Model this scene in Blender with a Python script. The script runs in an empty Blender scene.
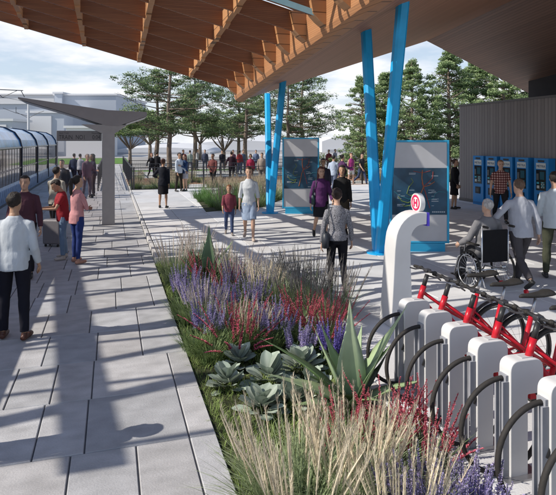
import bpy, bmesh, math, random
from math import sin, cos, pi, radians as R
from mathutils import Vector as V, Matrix, noise
C = bpy.context.scene.collection
# ------------------------------------------------------------------ camera numbers
# world x = across the walkway, y = along it; camera stands at the origin 2.4 m up, turned a little to the right
F = 556.0; HOR = 141.0; CH = 2.4; YAW = math.atan2(167, 556)
CA, SA = cos(YAW), sin(YAW)
def cam2w(X, Y, z=0.0): return V((X*CA + Y*SA, -X*SA + Y*CA, z))
def gp(px, py, z=0.0):
    Y = (CH-z)*F/(py-HOR); return cam2w((px-278)/F*Y, Y, z)
def pd(px, py, Y):
    return cam2w((px-278)/F*Y, Y, CH-(py-HOR)*Y/F)
def ray(px, py):
    return cam2w((px-278)/F, 1.0, -(py-HOR)/F)
def hit_x(px, py, x):
    d = ray(px, py); t = x/d.x; return V((x, d.y*t, CH+d.z*t))
def hit_y(px, py, y):
    d = ray(px, py); t = y/d.y; return V((d.x*t, y, CH+d.z*t))
# ------------------------------------------------------------------ materials
def nt(name):
    m = bpy.data.materials.new(name); m.use_nodes = True
    n = m.node_tree; b = n.nodes['Principled BSDF']; return m, n, b
def mat(name, col, rough=.6, metal=0, var=.12, vscale=8, bump=0, bscale=60, spec=.4, trans=0, coord='Object', stretch=None, attr=None, sheen=0):
    m, n, b = nt(name); N = n.nodes; L = n.links
    b.inputs['Roughness'].default_value = rough; b.inputs['Metallic'].default_value = metal
    b.inputs['Specular IOR Level'].default_value = spec
    tc = N.new('ShaderNodeTexCoord'); src = tc.outputs[coord]
    if stretch:
        mp = N.new('ShaderNodeMapping'); mp.inputs['Scale'].default_value = stretch
        L.new(src, mp.inputs[0]); src = mp.outputs[0]
    no = N.new('ShaderNodeTexNoise'); no.inputs['Scale'].default_value = vscale; no.inputs['Detail'].default_value = 5
    L.new(src, no.inputs['Vector'])
    mr = N.new('ShaderNodeMapRange'); mr.inputs[1].default_value = .3; mr.inputs[2].default_value = .7
    mr.inputs[3].default_value = 1-var; mr.inputs[4].default_value = 1+var
    L.new(no.outputs['Fac'], mr.inputs[0])
    mx = N.new('ShaderNodeVectorMath'); mx.operation = 'SCALE'
    L.new(mr.outputs[0], mx.inputs['Scale'])
    if attr:
        at = N.new('ShaderNodeAttribute'); at.attribute_name = attr
        if col:
            m2 = N.new('ShaderNodeVectorMath'); m2.operation = 'MULTIPLY'; m2.inputs[1].default_value = col[:3]
            L.new(at.outputs['Color'], m2.inputs[0]); L.new(m2.outputs[0], mx.inputs[0])
        else: L.new(at.outputs['Color'], mx.inputs[0])
    else: mx.inputs[0].default_value = col[:3]
    L.new(mx.outputs[0], b.inputs['Base Color'])
    if bump:
        n2 = N.new('ShaderNodeTexNoise'); n2.inputs['Scale'].default_value = bscale; n2.inputs['Detail'].default_value = 6
        L.new(src, n2.inputs['Vector'])
        bp = N.new('ShaderNodeBump'); bp.inputs['Strength'].default_value = bump; bp.inputs['Distance'].default_value = .02
        L.new(n2.outputs['Fac'], bp.inputs['Height']); L.new(bp.outputs[0], b.inputs['Normal'])
    if trans:
        tr = N.new('ShaderNodeBsdfTranslucent'); L.new(mx.outputs[0], tr.inputs[0])
        ms = N.new('ShaderNodeMixShader'); ms.inputs[0].default_value = trans
        L.new(b.outputs[0], ms.inputs[1]); L.new(tr.outputs[0], ms.inputs[2])
        L.new(ms.outputs[0], N['Material Output'].inputs[0])
    return m
_c = {}
def cm(kind, col, **k):
    key = (kind, tuple(col)); 
    if key not in _c: _c[key] = mat(kind, col, **k)
    return _c[key]
def cloth(col, var=.06): return cm('cloth', col, rough=.85, var=var, vscale=9, bump=.55, bscale=13, spec=.2, stretch=(1,1,.6))
def paint(col, rough=.4): return cm('paint', col, rough=rough, var=.05, vscale=5, bump=.03, bscale=40)
def metal(col, rough=.4): return cm('metal', col, rough=rough, metal=.8, var=.08)
# ------------------------------------------------------------------ mesh collector
class MB:
    def __init__(s): s.v = []; s.f = []; s.c = []; s.cc = None
    def add(s, vs, fs, col=None):
        o = len(s.v); s.v += [tuple(p) for p in vs]; s.f += [tuple(i+o for i in f) for f in fs]
        s.c += [col or s.cc or (1, 1, 1)]*len(vs)
        return s
    def box(s, a, b, col=None, M=None):
        x0, y0, z0 = a; x1, y1, z1 = b
        vs = [V(p) for p in ((x0,y0,z0),(x1,y0,z0),(x1,y1,z0),(x0,y1,z0),(x0,y0,z1),(x1,y0,z1),(x1,y1,z1),(x0,y1,z1))]
        if M: vs = [M @ p for p in vs]
        return s.add(vs, [(0,3,2,1),(4,5,6,7),(0,1,5,4),(1,2,6,5),(2,3,7,6),(3,0,4,7)], col)
    def loft(s, rings, close=True, col=None, cap=True):
        n = len(rings[0]); vs = [p for r in rings for p in r]; fs = []
        for i in range(len(rings)-1):
            for j in range(n if close else n-1):
                k = (j+1) % n; fs.append((i*n+j, i*n+k, (i+1)*n+k, (i+1)*n+j))
        if cap and close: fs.append(tuple(range(n-1, -1, -1))); fs.append(tuple(range((len(rings)-1)*n, len(rings)*n)))
        return s.add(vs, fs, col)
    def tube(s, pts, rad, n=10, col=None, flat=1.0, up=None, cap=True):
        pts = [V(p) for p in pts]
        if not isinstance(rad, (list, tuple)): rad = [rad]*len(pts)
        rings = []; ref = V(up) if up else None
        for i, p in enumerate(pts):
            t = (pts[min(i+1, len(pts)-1)]-pts[max(i-1, 0)])
            if t.length < 1e-9: t = V((0,0,1))
            t.normalize()
            if ref is None: ref = V((1,0,0)) if abs(t.x) < .8 else V((0,1,0))
            a = ref - t*ref.dot(t)
            if a.length < 1e-5: a = t.orthogonal()
            a.normalize(); ref = a; b = t.cross(a)
            rings.append([p + a*(rad[i]*cos(2*pi*k/n)) + b*(rad[i]*flat*sin(2*pi*k/n)) for k in range(n)])
        return s.loft(rings, col=col, cap=cap)
    def cyl(s, a, b, r, n=16, col=None): return s.tube([a, b], r, n, col)
    def torus(s, c, ax, R0, r, n=40, m=8, col=None, arc=(0, 2*pi), flat=1.0):
        ax = V(ax).normalized(); a = ax.orthogonal().normalized(); b = ax.cross(a); c = V(c); rings = []
        for i in range(n):
            t = 2*pi*i/n; d = a*cos(t)+b*sin(t)
            rings.append([c + d*(R0+r*cos(2*pi*k/m)) + ax*(r*flat*sin(2*pi*k/m)) for k in range(m)])
        rings.append(rings[0]); return s.loft(rings, col=col, cap=False)
    def sphere(s, c, r, n=14, m=9, col=None, M=None):
        rx, ry, rz = r if isinstance(r, (list, tuple)) else (r, r, r); rings = []
        for i in range(m+1):
            t = pi*i/m; q = max(sin(t), .02)
            rings.append([V((rx*q*cos(2*pi*k/n), ry*q*sin(2*pi*k/n), -rz*cos(t))) for k in range(n)])
        rings = [[(M @ p if M else p)+V(c) for p in r_] for r_ in rings]
        return s.loft(rings, col=col)
    def prism(s, poly, axis, a, b, col=None):
        # poly: 2-D points; axis 'x','y','z' is the extrusion direction
        f = {'x': lambda p, t: (t, p[0], p[1]), 'y': lambda p, t: (p[0], t, p[1]), 'z': lambda p, t: (p[0], p[1], t)}[axis]
        return s.loft([[V(f(p, a)) for p in poly], [V(f(p, b)) for p in poly]], col=col)
    def mesh(s, name):
        me = bpy.data.meshes.new(name); me.from_pydata(s.v, [], s.f); me.update()
        return me
    def build(s, name, m, parent=None, smooth=False, bevel=0, colors=False, norm=True):
        me = s.mesh(name)
        if norm and len(s.f) < 60000:
            bm = bmesh.new(); bm.from_mesh(me); bmesh.ops.recalc_face_normals(bm, faces=bm.faces); bm.to_mesh(me); bm.free()
        if colors:
            ca = me.color_attributes.new('Col', 'FLOAT_COLOR', 'POINT')
            ca.data.foreach_set('color', [x for c in s.c for x in (c[0], c[1], c[2], 1)])
        me.materials.append(m)
        if smooth: me.polygons.foreach_set('use_smooth', [True]*len(me.polygons))
        o = bpy.data.objects.new(name, me); C.objects.link(o)
        if parent: o.parent = parent
        if bevel:
            bv = o.modifiers.new('bevel', 'BEVEL'); bv.width = bevel; bv.segments = 3; bv.limit_method = 'ANGLE'
            me.polygons.foreach_set('use_smooth', [True]*len(me.polygons))
            bv.harden_normals = False
            ws = o.modifiers.new('wn', 'WEIGHTED_NORMAL'); ws.keep_sharp = False
        return o
def tag(o, label=None, cat=None, group=None, kind=None):
    if label: o['label'] = label
    if cat: o['category'] = cat
    if group: o['group'] = group
    if kind: o['kind'] = kind
    return o
def empty(name, loc=(0,0,0), rz=0, label=None, cat=None, group=None):
    o = bpy.data.objects.new(name, None); C.objects.link(o); o.location = loc; o.rotation_euler = (0, 0, rz)
    o.empty_display_size = .2
    return tag(o, label, cat, group)
def copy_tree(o, parent=None):
    c = o.copy(); C.objects.link(c)
    if parent: c.parent = parent
    for ch in list(o.children): copy_tree(ch, c)
    return c
def lerp(a, b, t): return a+(b-a)*t
def text_obj(name, s, size, loc, rot, m, parent, extrude=.002, align='LEFT', font_off=0):
    cu = bpy.data.curves.new(name, 'FONT'); cu.body = s; cu.size = size; cu.extrude = extrude; cu.align_x = align; cu.offset = font_off
    t = bpy.data.objects.new('t', cu); C.objects.link(t); bpy.context.view_layer.update()
    me = bpy.data.meshes.new_from_object(t.evaluated_get(bpy.context.evaluated_depsgraph_get()))
    bpy.data.objects.remove(t); me.materials.clear(); me.materials.append(m); me.name = name
    o = bpy.data.objects.new(name, me); C.objects.link(o); o.parent = parent; o.location = loc; o.rotation_euler = rot
    return o
# ------------------------------------------------------------------ people
def remesh(mb, voxel, smooth=3, push=0, nfreq=7, seed=0, name='m'):
    me = mb.mesh('tmp')
    bm = bmesh.new(); bm.from_mesh(me); bmesh.ops.recalc_face_normals(bm, faces=bm.faces); bm.to_mesh(me); bm.free()
    o = bpy.data.objects.new('tmp', me); C.objects.link(o)
    r = o.modifiers.new('r', 'REMESH'); r.mode = 'VOXEL'; r.voxel_size = voxel; r.use_smooth_shade = True
    if smooth:
        sm = o.modifiers.new('s', 'SMOOTH'); sm.factor = .5; sm.iterations = smooth
    bpy.context.view_layer.update()
    out = bpy.data.meshes.new_from_object(o.evaluated_get(bpy.context.evaluated_depsgraph_get()))
    bpy.data.objects.remove(o); bpy.data.meshes.remove(me); out.name = name
    if push:
        off = V((seed*3.7, seed*1.3, 0)); nn = [v.normal.copy() for v in out.vertices]
        for v, n_ in zip(out.vertices, nn):
            p = v.co.copy(); q = V((p.x*nfreq*1.3, p.y*nfreq*1.3, p.z*nfreq*.9))+off
            d = abs(noise.noise(q))*2-.6 + .5*noise.noise(q*2.3)
            v.co = p + n_*(push*d)
        out.update()
    out.polygons.foreach_set('use_smooth', [True]*len(out.polygons))
    return out
def link(name, me, m, parent):
    me.materials.clear(); me.materials.append(m); o = bpy.data.objects.new(name, me); C.objects.link(o); o.parent = parent; return o

SKIN = {'light': (.50, .31, .22), 'tan': (.42, .25, .16), 'brown': (.26, .14, .085), 'dark': (.13, .07, .045)}
skin_mat = None
def person(label, px, py, z=0.0, face=180, h=1.75, sex='m', skin='light', top=(.3,.3,.3), bottom=(.02,.02,.03), legs='trousers',
           sleeve='long', hair='short', haircol=(.02,.015,.012), pose='stand', armL=None, armR=None, lean=2, nod=0, turn=0, voxel=.014,
           shoe=(.02,.02,.02), swing=0, group=None, at=None, topname='shirt', hemz=None, fingers=False, jacket=False, topmat=None, thin=1.0, hipz=None):
    global skin_mat
    s = h/1.75; loc = at if at is not None else gp(px, py, z)
    root = empty('person', loc, R(-16.7+face), label, 'person', group)
    fem = sex == 'f'; rnd = random.Random(hash((px, py)) & 0xffff if False else int(px*31+py*7))
    kid = h < 1.4
    W = (.92 if fem else 1.0)*thin
    hx = .095; shx = (.158 if fem else .180)*thin
    L1, L2 = .41, .42
    # legs: (swing forward deg, knee bend deg, spread deg)
    if pose == 'stand': LG = {1: (4, 6, 3), -1: (-3, 3, 4)}
    elif pose == 'wide': LG = {1: (3, 5, 9), -1: (-2, 4, 8)}
    elif pose == 'sit': LG = {1: (84, 84, 5), -1: (82, 80, 5)}
    else:
        a = swing or 24
        LG = {1: (a, 8, 1), -1: (-a*.75, 22+a*.5, 1)} if a > 0 else {1: (a*.75, 22-a*.5, 1), -1: (-a, 8, 1)}
    J = {}
    for sd in (1, -1):
        a, b, sp = LG[sd]; a = R(a); b = R(b); sp = R(sp)
        hip = V((sd*hx*W, 0, .92)); kn = hip + V((sd*sin(sp)*L1, -sin(a)*L1, -cos(a)*cos(sp)*L1))
        an = kn + V((sd*sin(sp)*L2*.7, -sin(a-b)*L2, -cos(a-b)*L2))
        J[sd] = [hip, kn, an]
    low = min(J[1][2].z, J[-1][2].z) - .085
    if hipz is not None: low = .92-hipz/s
    for sd in (1, -1): J[sd] = [p - V((0,0,low)) for p in J[sd]]
    hz = .92-low
    ln = R(lean)
    def up(p):   # upright point (z measured with hip at .92) -> leaned world
        q = V(p) - V((0,0,.92)); 
        return V((q.x, q.y*cos(ln) - q.z*sin(ln), q.y*sin(ln)+q.z*cos(ln))) + V((0,0,hz))
    hc = V((0, -.012, 1.475)); nd = R(nod); tn = R(turn)
    def hd(p):
        q = V(p)-hc; q = Matrix.Rotation(tn, 3, 'Z') @ (Matrix.Rotation(nd, 3, 'X') @ q); return up(q+hc)
    def ell(z, rx, ry, yo=0, e=0, n=18, fn=up):
        return [fn((rx*cos(2*pi*k/n)*(1+e), ry*sin(2*pi*k/n)*(1+e)+yo, z)) for k in range(n)]
    tor = [(.86,.12,.09,.01),(.92,.158*W,.112,.012),(.99,.155*W,.11,.008),(1.07,(.122 if fem else .14)*W,.095,0),(1.17,(.13 if fem else .15)*W,.103,-.004),
           (1.27,.152*W,(.125 if fem else .115),-.014 if fem else -.006),(1.34,.160*W,.106,-.004),(1.39,.138*W,.090,.004),(1.43,.100*W,.072,.01),(1.465,.068*W,.060,.01),(1.50,.055,.054,.006)]
    if not fem and not kid: tor = [(z_, rx, ry+.006, yo) for z_, rx, ry, yo in tor]
    # arms
    def arm(sd, spec):
        sw, ab, el, inn = spec; sh = up((sd*shx, .005, 1.372))
        d = V((sd*sin(R(ab)), -sin(R(sw))*cos(R(ab)), -cos(R(sw))*cos(R(ab))))
        elb = sh + d*.285
        f = V((sd*sin(R(ab*.4))*1.0, -sin(R(sw+el)), -cos(R(sw+el))))
        f = Matrix.Rotation(R(-inn)*sd, 3, 'Z') @ f; f.normalize()
        wr = elb + f*.25
        return sh, elb, wr, f
    dl = (-8, 9, 14, 0) if pose != 'walk' else ((-18, 8, 14, 0) if LG[1][0] > 0 else (20, 8, 22, 6))
    dr = (4, 9, 16, 0) if pose != 'walk' else ((20, 8, 22, 6) if LG[1][0] > 0 else (-18, 8, 14, 0))
    A = {1: arm(1, armL or dl), -1: arm(-1, armR or dr)}
    J['A'] = A
    B = MB()
    B.loft([ell(*t) for t in tor])
    B.tube([up((0,.012,1.43)), up((0,.005,1.50)), hd((0,-.005,1.57))], [.062*W,.052*W,.052*W], 14)
    # head: chin to crown, faces -y
    hk = 1.12 if kid else 1.0
    prof = [(1.515,.020,.022,-.075),(1.525,.034,.040,-.062),(1.55,.052,.066,-.040),(1.58,.063,.083,-.022),(1.61,.070,.092,-.010),(1.64,.0745,.098,-.002),
            (1.67,.076,.101,.004),(1.70,.072,.096,.006),(1.725,.060,.080,.008),(1.742,.040,.055,.010),(1.75,.018,.026,.010)]
    def hp(p): q = V(p)-V((0,0,1.5)); return hd(q*hk+V((0,0,1.5)))
    B.loft([ell(z_, a_, b_, y_, fn=hp) for z_, a_, b_, y_ in prof])
    B.tube([hp((0,-.098,1.655)), hp((0,-.112,1.625)), hp((0,-.118,1.61)), hp((0,-.092,1.60))], [.007,.011,.014,.008], 8)
    for sd in (1,-1):
        B.sphere(hp((sd*.076,.008,1.632)), (.010,.02,.03), 8, 6)
        sh, elb, wr, f = A[sd]
        B.tube([up((sd*shx*.6,.005,1.385)), sh, lerp(sh, elb, .3), lerp(sh, elb, .8), elb, lerp(elb, wr, .25), lerp(elb, wr, .8), wr],
               [k*(.84 if fem else 1)*thin for k in (.042,.048,.045,.040,.037,.038,.027,.024)], 12)
        side = f.cross(V((sd,0,0))); side = side.normalized() if side.length > .3 else V((0,-1,0))
        nrm = f.cross(side).normalized()
        B.tube([wr, wr+f*.03, wr+f*.075, wr+f*.095], [.022,.034,.038,.030], 10, up=side, flat=.45)
        hip, kn, an = J[sd]
        B.tube([hip+V((0,0,.02)), lerp(hip, kn, .25), lerp(hip, kn, .7), kn, lerp(kn, an, .3), lerp(kn, an, .75), an],
               [k*(.95 if fem else 1)*thin for k in (.088,.086,.062,.052,.054,.037,.034)], 12)
    vox = voxel if not kid else voxel*.9
    me = remesh(B, vox, 3)
    # fingers, each its own bent chain
    fb = MB()
    if voxel < .02:
        for sd in (1,-1):
            sh, elb, wr, f = A[sd]; side = f.cross(V((sd,0,0))); side = side.normalized() if side.length > .3 else V((0,-1,0))
            nrm = side.cross(f).normalized()
            if nrm.x*sd > 0: nrm = -nrm
            for i, (o_, ln_) in enumerate(((-.026,.062),(-.009,.075),(.009,.070),(.025,.055))):
                p = wr+f*.082-side*o_; d = f.copy(); pts = [p]
                for k in range(3): d = (d*cos(R(20))+nrm*sin(R(20))).normalized(); p = p+d*ln_/3; pts.append(p)
                fb.tube(pts, [.0095,.009,.008,.006], 7)
            p = wr+f*.03+side*.028; fb.tube([p, p+(f*.7+side*.6)*.03+nrm*.008, p+(f*1.0+side*.5)*.055+nrm*.02], [.012,.010,.007], 7)
    n0 = len(me.vertices)
    if fb.v:
        bm = bmesh.new(); bm.from_mesh(me); vs = [bm.verts.new(p) for p in fb.v]; bm.verts.ensure_lookup_table()
        for f_ in fb.f:
            try: q = bm.faces.new([vs[i] for i in f_]); q.smooth = True
            except Exception: pass
        bm.to_mesh(me); bm.free()
    # colours by region of the head
    sk = SKIN[skin]; eyes = [hp((sd*.031,-.092,1.637)) for sd in (1,-1)]; brow = [hp((sd*.032,-.094,1.657)) for sd in (1,-1)]; mo = hp((0,-.098,1.572))
    ca = me.color_attributes.new('Col', 'FLOAT_COLOR', 'POINT'); cols = []
    for v in me.vertices:
        c = sk; p = v.co
        if p.z > hz+.5:
            for e in eyes:
                d = p-e; 
                if V((d.x, d.y*.6, d.z*1.7)).length < .017: c = tuple(k*.28 for k in sk)
            for e in brow:
                d = p-e
                if V((d.x*.6, d.y*.5, d.z*2.2)).length < .015: c = tuple(k*.5 for k in sk)
            d = p-mo
            if V((d.x*.55, d.y*.5, d.z*1.6)).length < .014: c = (sk[0]*.75, sk[1]*.48, sk[2]*.48)
        cols += [c[0], c[1], c[2], 1]
    ca.data.foreach_set('color', cols)
    if skin_mat is None: skin_mat = mat('skin', None, rough=.5, var=.08, vscale=30, attr='Col', bump=.08, bscale=120)
    body = link('body', me, skin_mat, root)
    sc_ = s
    # ---- top
    T = MB(); e = .022 if jacket else .014
    hem = hemz or (.84 if not jacket else .80)
    tt = []
    for z_, rx, ry, yo in tor:
        if z_ < .9: continue
        if z_ > 1.466: continue
        tt.append((z_, rx+e, ry+e+.004, yo))
    extra = .014 if not fem else .006
    tt = [(hem, tt[0][1]+extra, tt[0][2]+extra, .01), ((hem+tt[0][0])/2, tt[0][1]+extra, tt[0][2]+extra, .01)] + [(z_, rx+extra*(1 if z_ < 1.2 else 0), ry+extra*(1 if z_ < 1.2 else 0), yo) for z_, rx, ry, yo in tt if z_ > hem+.04]
    tt.append((1.482, .062*W+.006, .062, .008))
    T.loft([ell(*t) for t in tt])
    for sd in (1,-1):
        sh, elb, wr, f = A[sd]
        ex = .016 if jacket else .011
        base = [(up((sd*shx*.6,.006,1.385)), .044), (sh, .050), (lerp(sh, elb, .35), .047), (lerp(sh, elb, .8), .043)]
        if sleeve == 'long': base += [(elb, .041), (lerp(elb, wr, .4), .038), (lerp(elb, wr, .9), .031)]
        elif sleeve == 'half': base += [(elb, .044), (lerp(elb, wr, .3), .044)]
        elif sleeve == 'short': base[-1] = (lerp(sh, elb, .62), .053)
        elif sleeve == 'none': base = base[:1]
        if len(base) > 1:
            T.tube([b_[0] for b_ in base], [b_[1]*(.86 if fem else 1)*thin+ex for b_ in base], 12)
    tm = remesh(T, voxel*1.0, 3, push=.005 if voxel < .02 else .003, seed=px)
    link(topname, tm, topmat or cloth(top), root)
    if jacket == 'open':   # shirt front and tie seen between the lapels
        S = MB(); S.loft([[up((x, -.148+.03*abs(x)/.04-(.0 if z_ < 1.3 else -.035*(z_-1.3)/.12), z_)) for x in (-w_, 0, w_)] for z_, w_ in ((1.12,.012),(1.28,.04),(1.42,.052))], close=False)
        S.build('shirt_front', cloth((.7,.72,.75)), root)
    # ---- bottom
    Bt = MB()
    if legs in ('trousers', 'shorts'):
        Bt.loft([ell(*t) for t in ((.84,.13*W,.10,.012),(.90,.166*W,.122,.014),(.97,.166*W,.118,.01),(1.02,.150*W,.108,.006))])
        for sd in (1,-1):
            hip, kn, an = J[sd]; tk = (.92 if fem else 1.0)*thin
            ps = [(hip+V((0,0,.02)), .098), (lerp(hip, kn, .3), .095), (lerp(hip, kn, .75), .074), (kn, .066), (lerp(kn, an, .4), .064 if not fem else .060), (lerp(kn, an, .96), .052 if not fem else .043)]
            if legs == 'shorts': ps = ps[:3]
            Bt.tube([p[0] for p in ps], [p[1]*tk for p in ps], 12)
        bmsh = remesh(Bt, voxel*1.0, 3, push=.007 if voxel < .02 else .003, nfreq=6, seed=py)
        link('trousers' if legs == 'trousers' else 'shorts', bmsh, cloth(bottom), root)
    else:
        ln_ = {'skirt': .50, 'dress': .56, 'shortskirt': .60}[legs]; k0 = (J[1][1]+J[-1][1])/2; off = V(((k0.x), k0.y*.6, 0))
        rr = []
        for z_, a_, b_ in ((1.03,.128,.100),(.98,.15,.118),(.90,.172,.13),(.78,.176,.135),(.66,.172,.14),(ln_,.168 if legs == 'skirt' else .19,.15)):
            f_ = max(0, (.95-z_)/.45); rr.append([V((a_*W*cos(2*pi*k/20)*(1+.03*sin(k*2.3)*f_), b_*sin(2*pi*k/20)+.01, z_-.92+hz))+off*f_ for k in range(20)])
        Bt.loft(rr)
        for sd in (1,-1):
            hip, kn, an = J[sd]; tk = .95*thin; zb = rr[-1][0].z; f1 = min(1, max(.3, (hip.z-zb)/max(.05, hip.z-kn.z)))
            Bt.tube([hip, lerp(hip, kn, f1*.5), lerp(hip, kn, f1)], [.10*tk,.098*tk,.088*tk], 12)
        link('skirt', remesh(Bt, voxel, 2, push=.006, seed=py), cloth(bottom), root)
    # ---- shoes
    for sd in (1,-1):
        hip, kn, an = J[sd]; sh_ = (an-kn).normalized(); behind = sh_.y > .25
        pit = R(38) if (behind and pose == 'walk') else 0
        fd = V((sd*.12, -cos(pit), -sin(pit))).normalized(); upv = V((0,-sin(pit), cos(pit)))
        P0 = an - upv*.045 - fd*.055; S = MB()
        S.tube([P0, P0+fd*.03, P0+fd*.09, P0+fd*.16, P0+fd*.215, P0+fd*.24], [.03,.038,.037,.042,.036,.015], 12, up=V((1,0,0)), flat=.85)
        S.tube([an-upv*.05, an+V((0,0,.015))], [.040,.036], 12)
        if fem and legs != 'trousers': S.tube([P0+fd*.02, P0+fd*.02-upv*.045], [.018,.012], 8)
        S.v = [(x, y, max(z_, .004)) if pit == 0 and hipz is None else (x, y, z_) for x, y, z_ in S.v]
        link('shoe', remesh(S, max(voxel*.75, .009), 2), cm('leather', shoe, rough=.45, var=.15), root)
    # ---- hair
    if hair != 'bald':
        Hh = MB(); rings = []; n = 24; m = 12
        for i in range(m+1):
            t = pi*i/m*.98+.02
            rings.append([(k, t) for k in range(n)])
        pts = []
        def hrad(k, t):
            a = 2*pi*k/n; front = -sin(a)            # +1 at the face side
            thick = 1.13 if hair in ('short','crop') else 1.16
            if hair == 'crop': thick = 1.08
            p = V((.077*thick*sin(t)*cos(a), .101*thick*sin(t)*sin(a)+.006, .086*thick*cos(t)+1.668))
            return p, front
        for r_ in rings:
            row = []
            for k, t in r_:
                p, fr = hrad(k, t)
                low_ = 1.548 if fr < -.35 else (1.60 if fr < .25 else 1.712-.02*(1-fr))
                if hair in ('long','bob') and fr < .35: low_ = 1.54
                if p.z < low_:
                    q = V((p.x, p.y, low_)); kk = .9 if fr > .25 else .95
                    if fr >= .25:
                        q = V((p.x*.5, -.03, 1.70))
                    p = q
                p = p + V((noise.noise(p*40+V((px,0,0)))*.012, noise.noise(p*45)*.012, noise.noise(p*38+V((0,9,0)))*.012))
                row.append(hp(p))
            pts.append(row)
        Hh.loft(pts)
        if hair == 'ponytail':
            Hh.tube([hp((0,.09,1.69)), hp((0,.135,1.69)), hp((0,.15,1.62)), hp((0,.145,1.52)), hp((0,.14,1.42)), hp((0,.14,1.36))], [.025,.034,.042,.04,.032,.012], 10)
        if hair == 'bun': Hh.sphere(hp((0,.125,1.70)), (.045,.04,.042), 12, 8)
        if hair in ('long',):
            Hh.loft([[hp((w_*cos(2*pi*k/14), .05+b_*sin(2*pi*k/14), z_)) for k in range(14)] for z_, w_, b_ in ((1.68,.085,.06),(1.6,.092,.062),(1.5,.098,.058),(1.4,.09,.045),(1.34,.07,.03))])
        if hair == 'bob':
            for sd in (1,-1): Hh.tube([hp((sd*.075,.01,1.67)), hp((sd*.09,.0,1.6)), hp((sd*.085,-.01,1.52))], [.02,.026,.015], 8)
        hm = cm('hair', haircol, rough=.55, var=.35, vscale=60, bump=.8, bscale=90, stretch=(1,1,.25))
        link('hair', remesh(Hh, max(voxel*.7, .009), 1), hm, root)
    for ch in root.children:
        ch.scale = (s, s, s)
    root['_s'] = s
    info = {'root': root, 's': s, 'A': A, 'J': J, 'up': up, 'hp': hp, 'hz': hz}
    def world(p): return loc + Matrix.Rotation(R(-16.7+face), 3, 'Z') @ (V(p)*s)
    info['w'] = world
    del root['_s']
    return info
# ------------------------------------------------------------------ materials of the place
rnd = random.Random(5)
stone = mat('paver_stone', (.425, .425, .435), rough=.8, var=.17, vscale=3.5, bump=.25, bscale=55, attr='Col', stretch=(1, 1.6, 1))
conc = mat('plaza_concrete', (.61, .615, .625), rough=.75, var=.09, vscale=2.2, bump=.2, bscale=60, attr='Col')
joint = mat('joint_dark', (.11,.11,.115), rough=.95, var=.2)
joint_l = mat('joint_light', (.17,.17,.17), rough=.95, var=.2)
soil = mat('soil', (.045,.05,.022), rough=1, var=.5, vscale=9, bump=1, bscale=30)
white = paint((.72,.72,.71)); blue = paint((.02,.30,.62), .35); blue_d = paint((.015,.14,.36), .35); black = paint((.02,.02,.022), .5)
black_r = mat('rubber', (.022,.020,.018), rough=.7, var=.2, bump=.2)
red = paint((.50,.012,.025), .3); grey_d = metal((.10,.10,.11)); alu = metal((.55,.56,.58), .35)
PZ = .09
EDGE = .83; PR = 2.33; PF = 11.3; FEN = 27.1
def tiles(name, m, jm, x0, x1, y0, y1, z, row, wmin, wmax, gap, seed, vmin=.86, edge=None, floor=True):
    r = random.Random(seed); mb = MB(); y = y0
    while y < y1:
        ye = min(y+row, y1); x = x1 if edge else x0
        first = True; w_acc = []
        xx = x1
        while xx > x0:
            w = r.uniform(wmin, wmax) if not (first and edge) else r.choice((edge, edge*2.2))
            first = False; xl = max(xx-w, x0); g = gap/2; c = r.uniform(vmin, 1.08); t = r.uniform(-.02, .02); b = .006
            col = (c+t, c, c-t)
            a0, a1, b0, b1 = xl+g, xx-g, y+g*.7, ye-g*.7
            if a1-a0 > .03:
                vs = [(a0,b0,z-.02),(a1,b0,z-.02),(a1,b1,z-.02),(a0,b1,z-.02),(a0,b0,z-b),(a1,b0,z-b),(a1,b1,z-b),(a0,b1,z-b),(a0+b,b0+b,z),(a1-b,b0+b,z),(a1-b,b1-b,z),(a0+b,b1-b,z)]
                fs = [(8,9,10,11)]+[(4+i,4+(i+1)%4,8+(i+1)%4,8+i) for i in range(4)]+[(i,(i+1)%4,4+(i+1)%4,4+i) for i in range(4)]
                mb.add(vs, fs, col)
            xx = xl
        y = ye
    o = mb.build(name, m, colors=True); tag(o, kind='structure')
    return o
w = tiles('walkway', stone, joint, -3.75, EDGE-.0, -3, 60, 0, .94, .36, .82, .012, 3, vmin=.82, edge=.22)
tag(MB().box((-3.75,-3,-.3),(EDGE-.004,60,-.012)).build('walkway_base', joint), kind='structure')
tiles('plaza', conc, joint_l, EDGE+.08, 2.93, PF, FEN, PZ, 1.45, 1.0, 1.0, .012, 8)
tiles('plaza', conc, joint_l, 2.93, 26, PF, FEN, PZ, 1.45, 1.4, 2.6, .012, 9)
tiles('plaza', conc, joint_l, PR+.1, 26, -3, PF, PZ, 1.45, 1.4, 2.6, .012, 10)
pb = MB(); pb.box((EDGE+.004,PF,-.3),(26,FEN,PZ-.012)); pb.box((PR,-3,-.3),(26,PF-.003,PZ-.012))
tag(pb.build('plaza_base', joint_l), kind='structure')
kb = MB(); kb.box((EDGE+.003,PF-.09,-.1),(EDGE+.078,FEN+.01,PZ+.002)); kb.box((PR-.004,-3,-.1),(PR+.096,PF-.1,PZ+.002)); kb.box((EDGE+.085,PF-.094,-.1),(PR+.09,PF-.004,PZ+.003))
tag(kb.build('kerb', cm('kerbc', (.52,.51,.50), rough=.8, var=.1, bump=.2), bevel=.008), kind='structure')
tag(MB().box((EDGE+.006,-3,-.3),(PR-.006,PF-.1,-.03)).build('planting_bed', soil), kind='structure')
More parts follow.
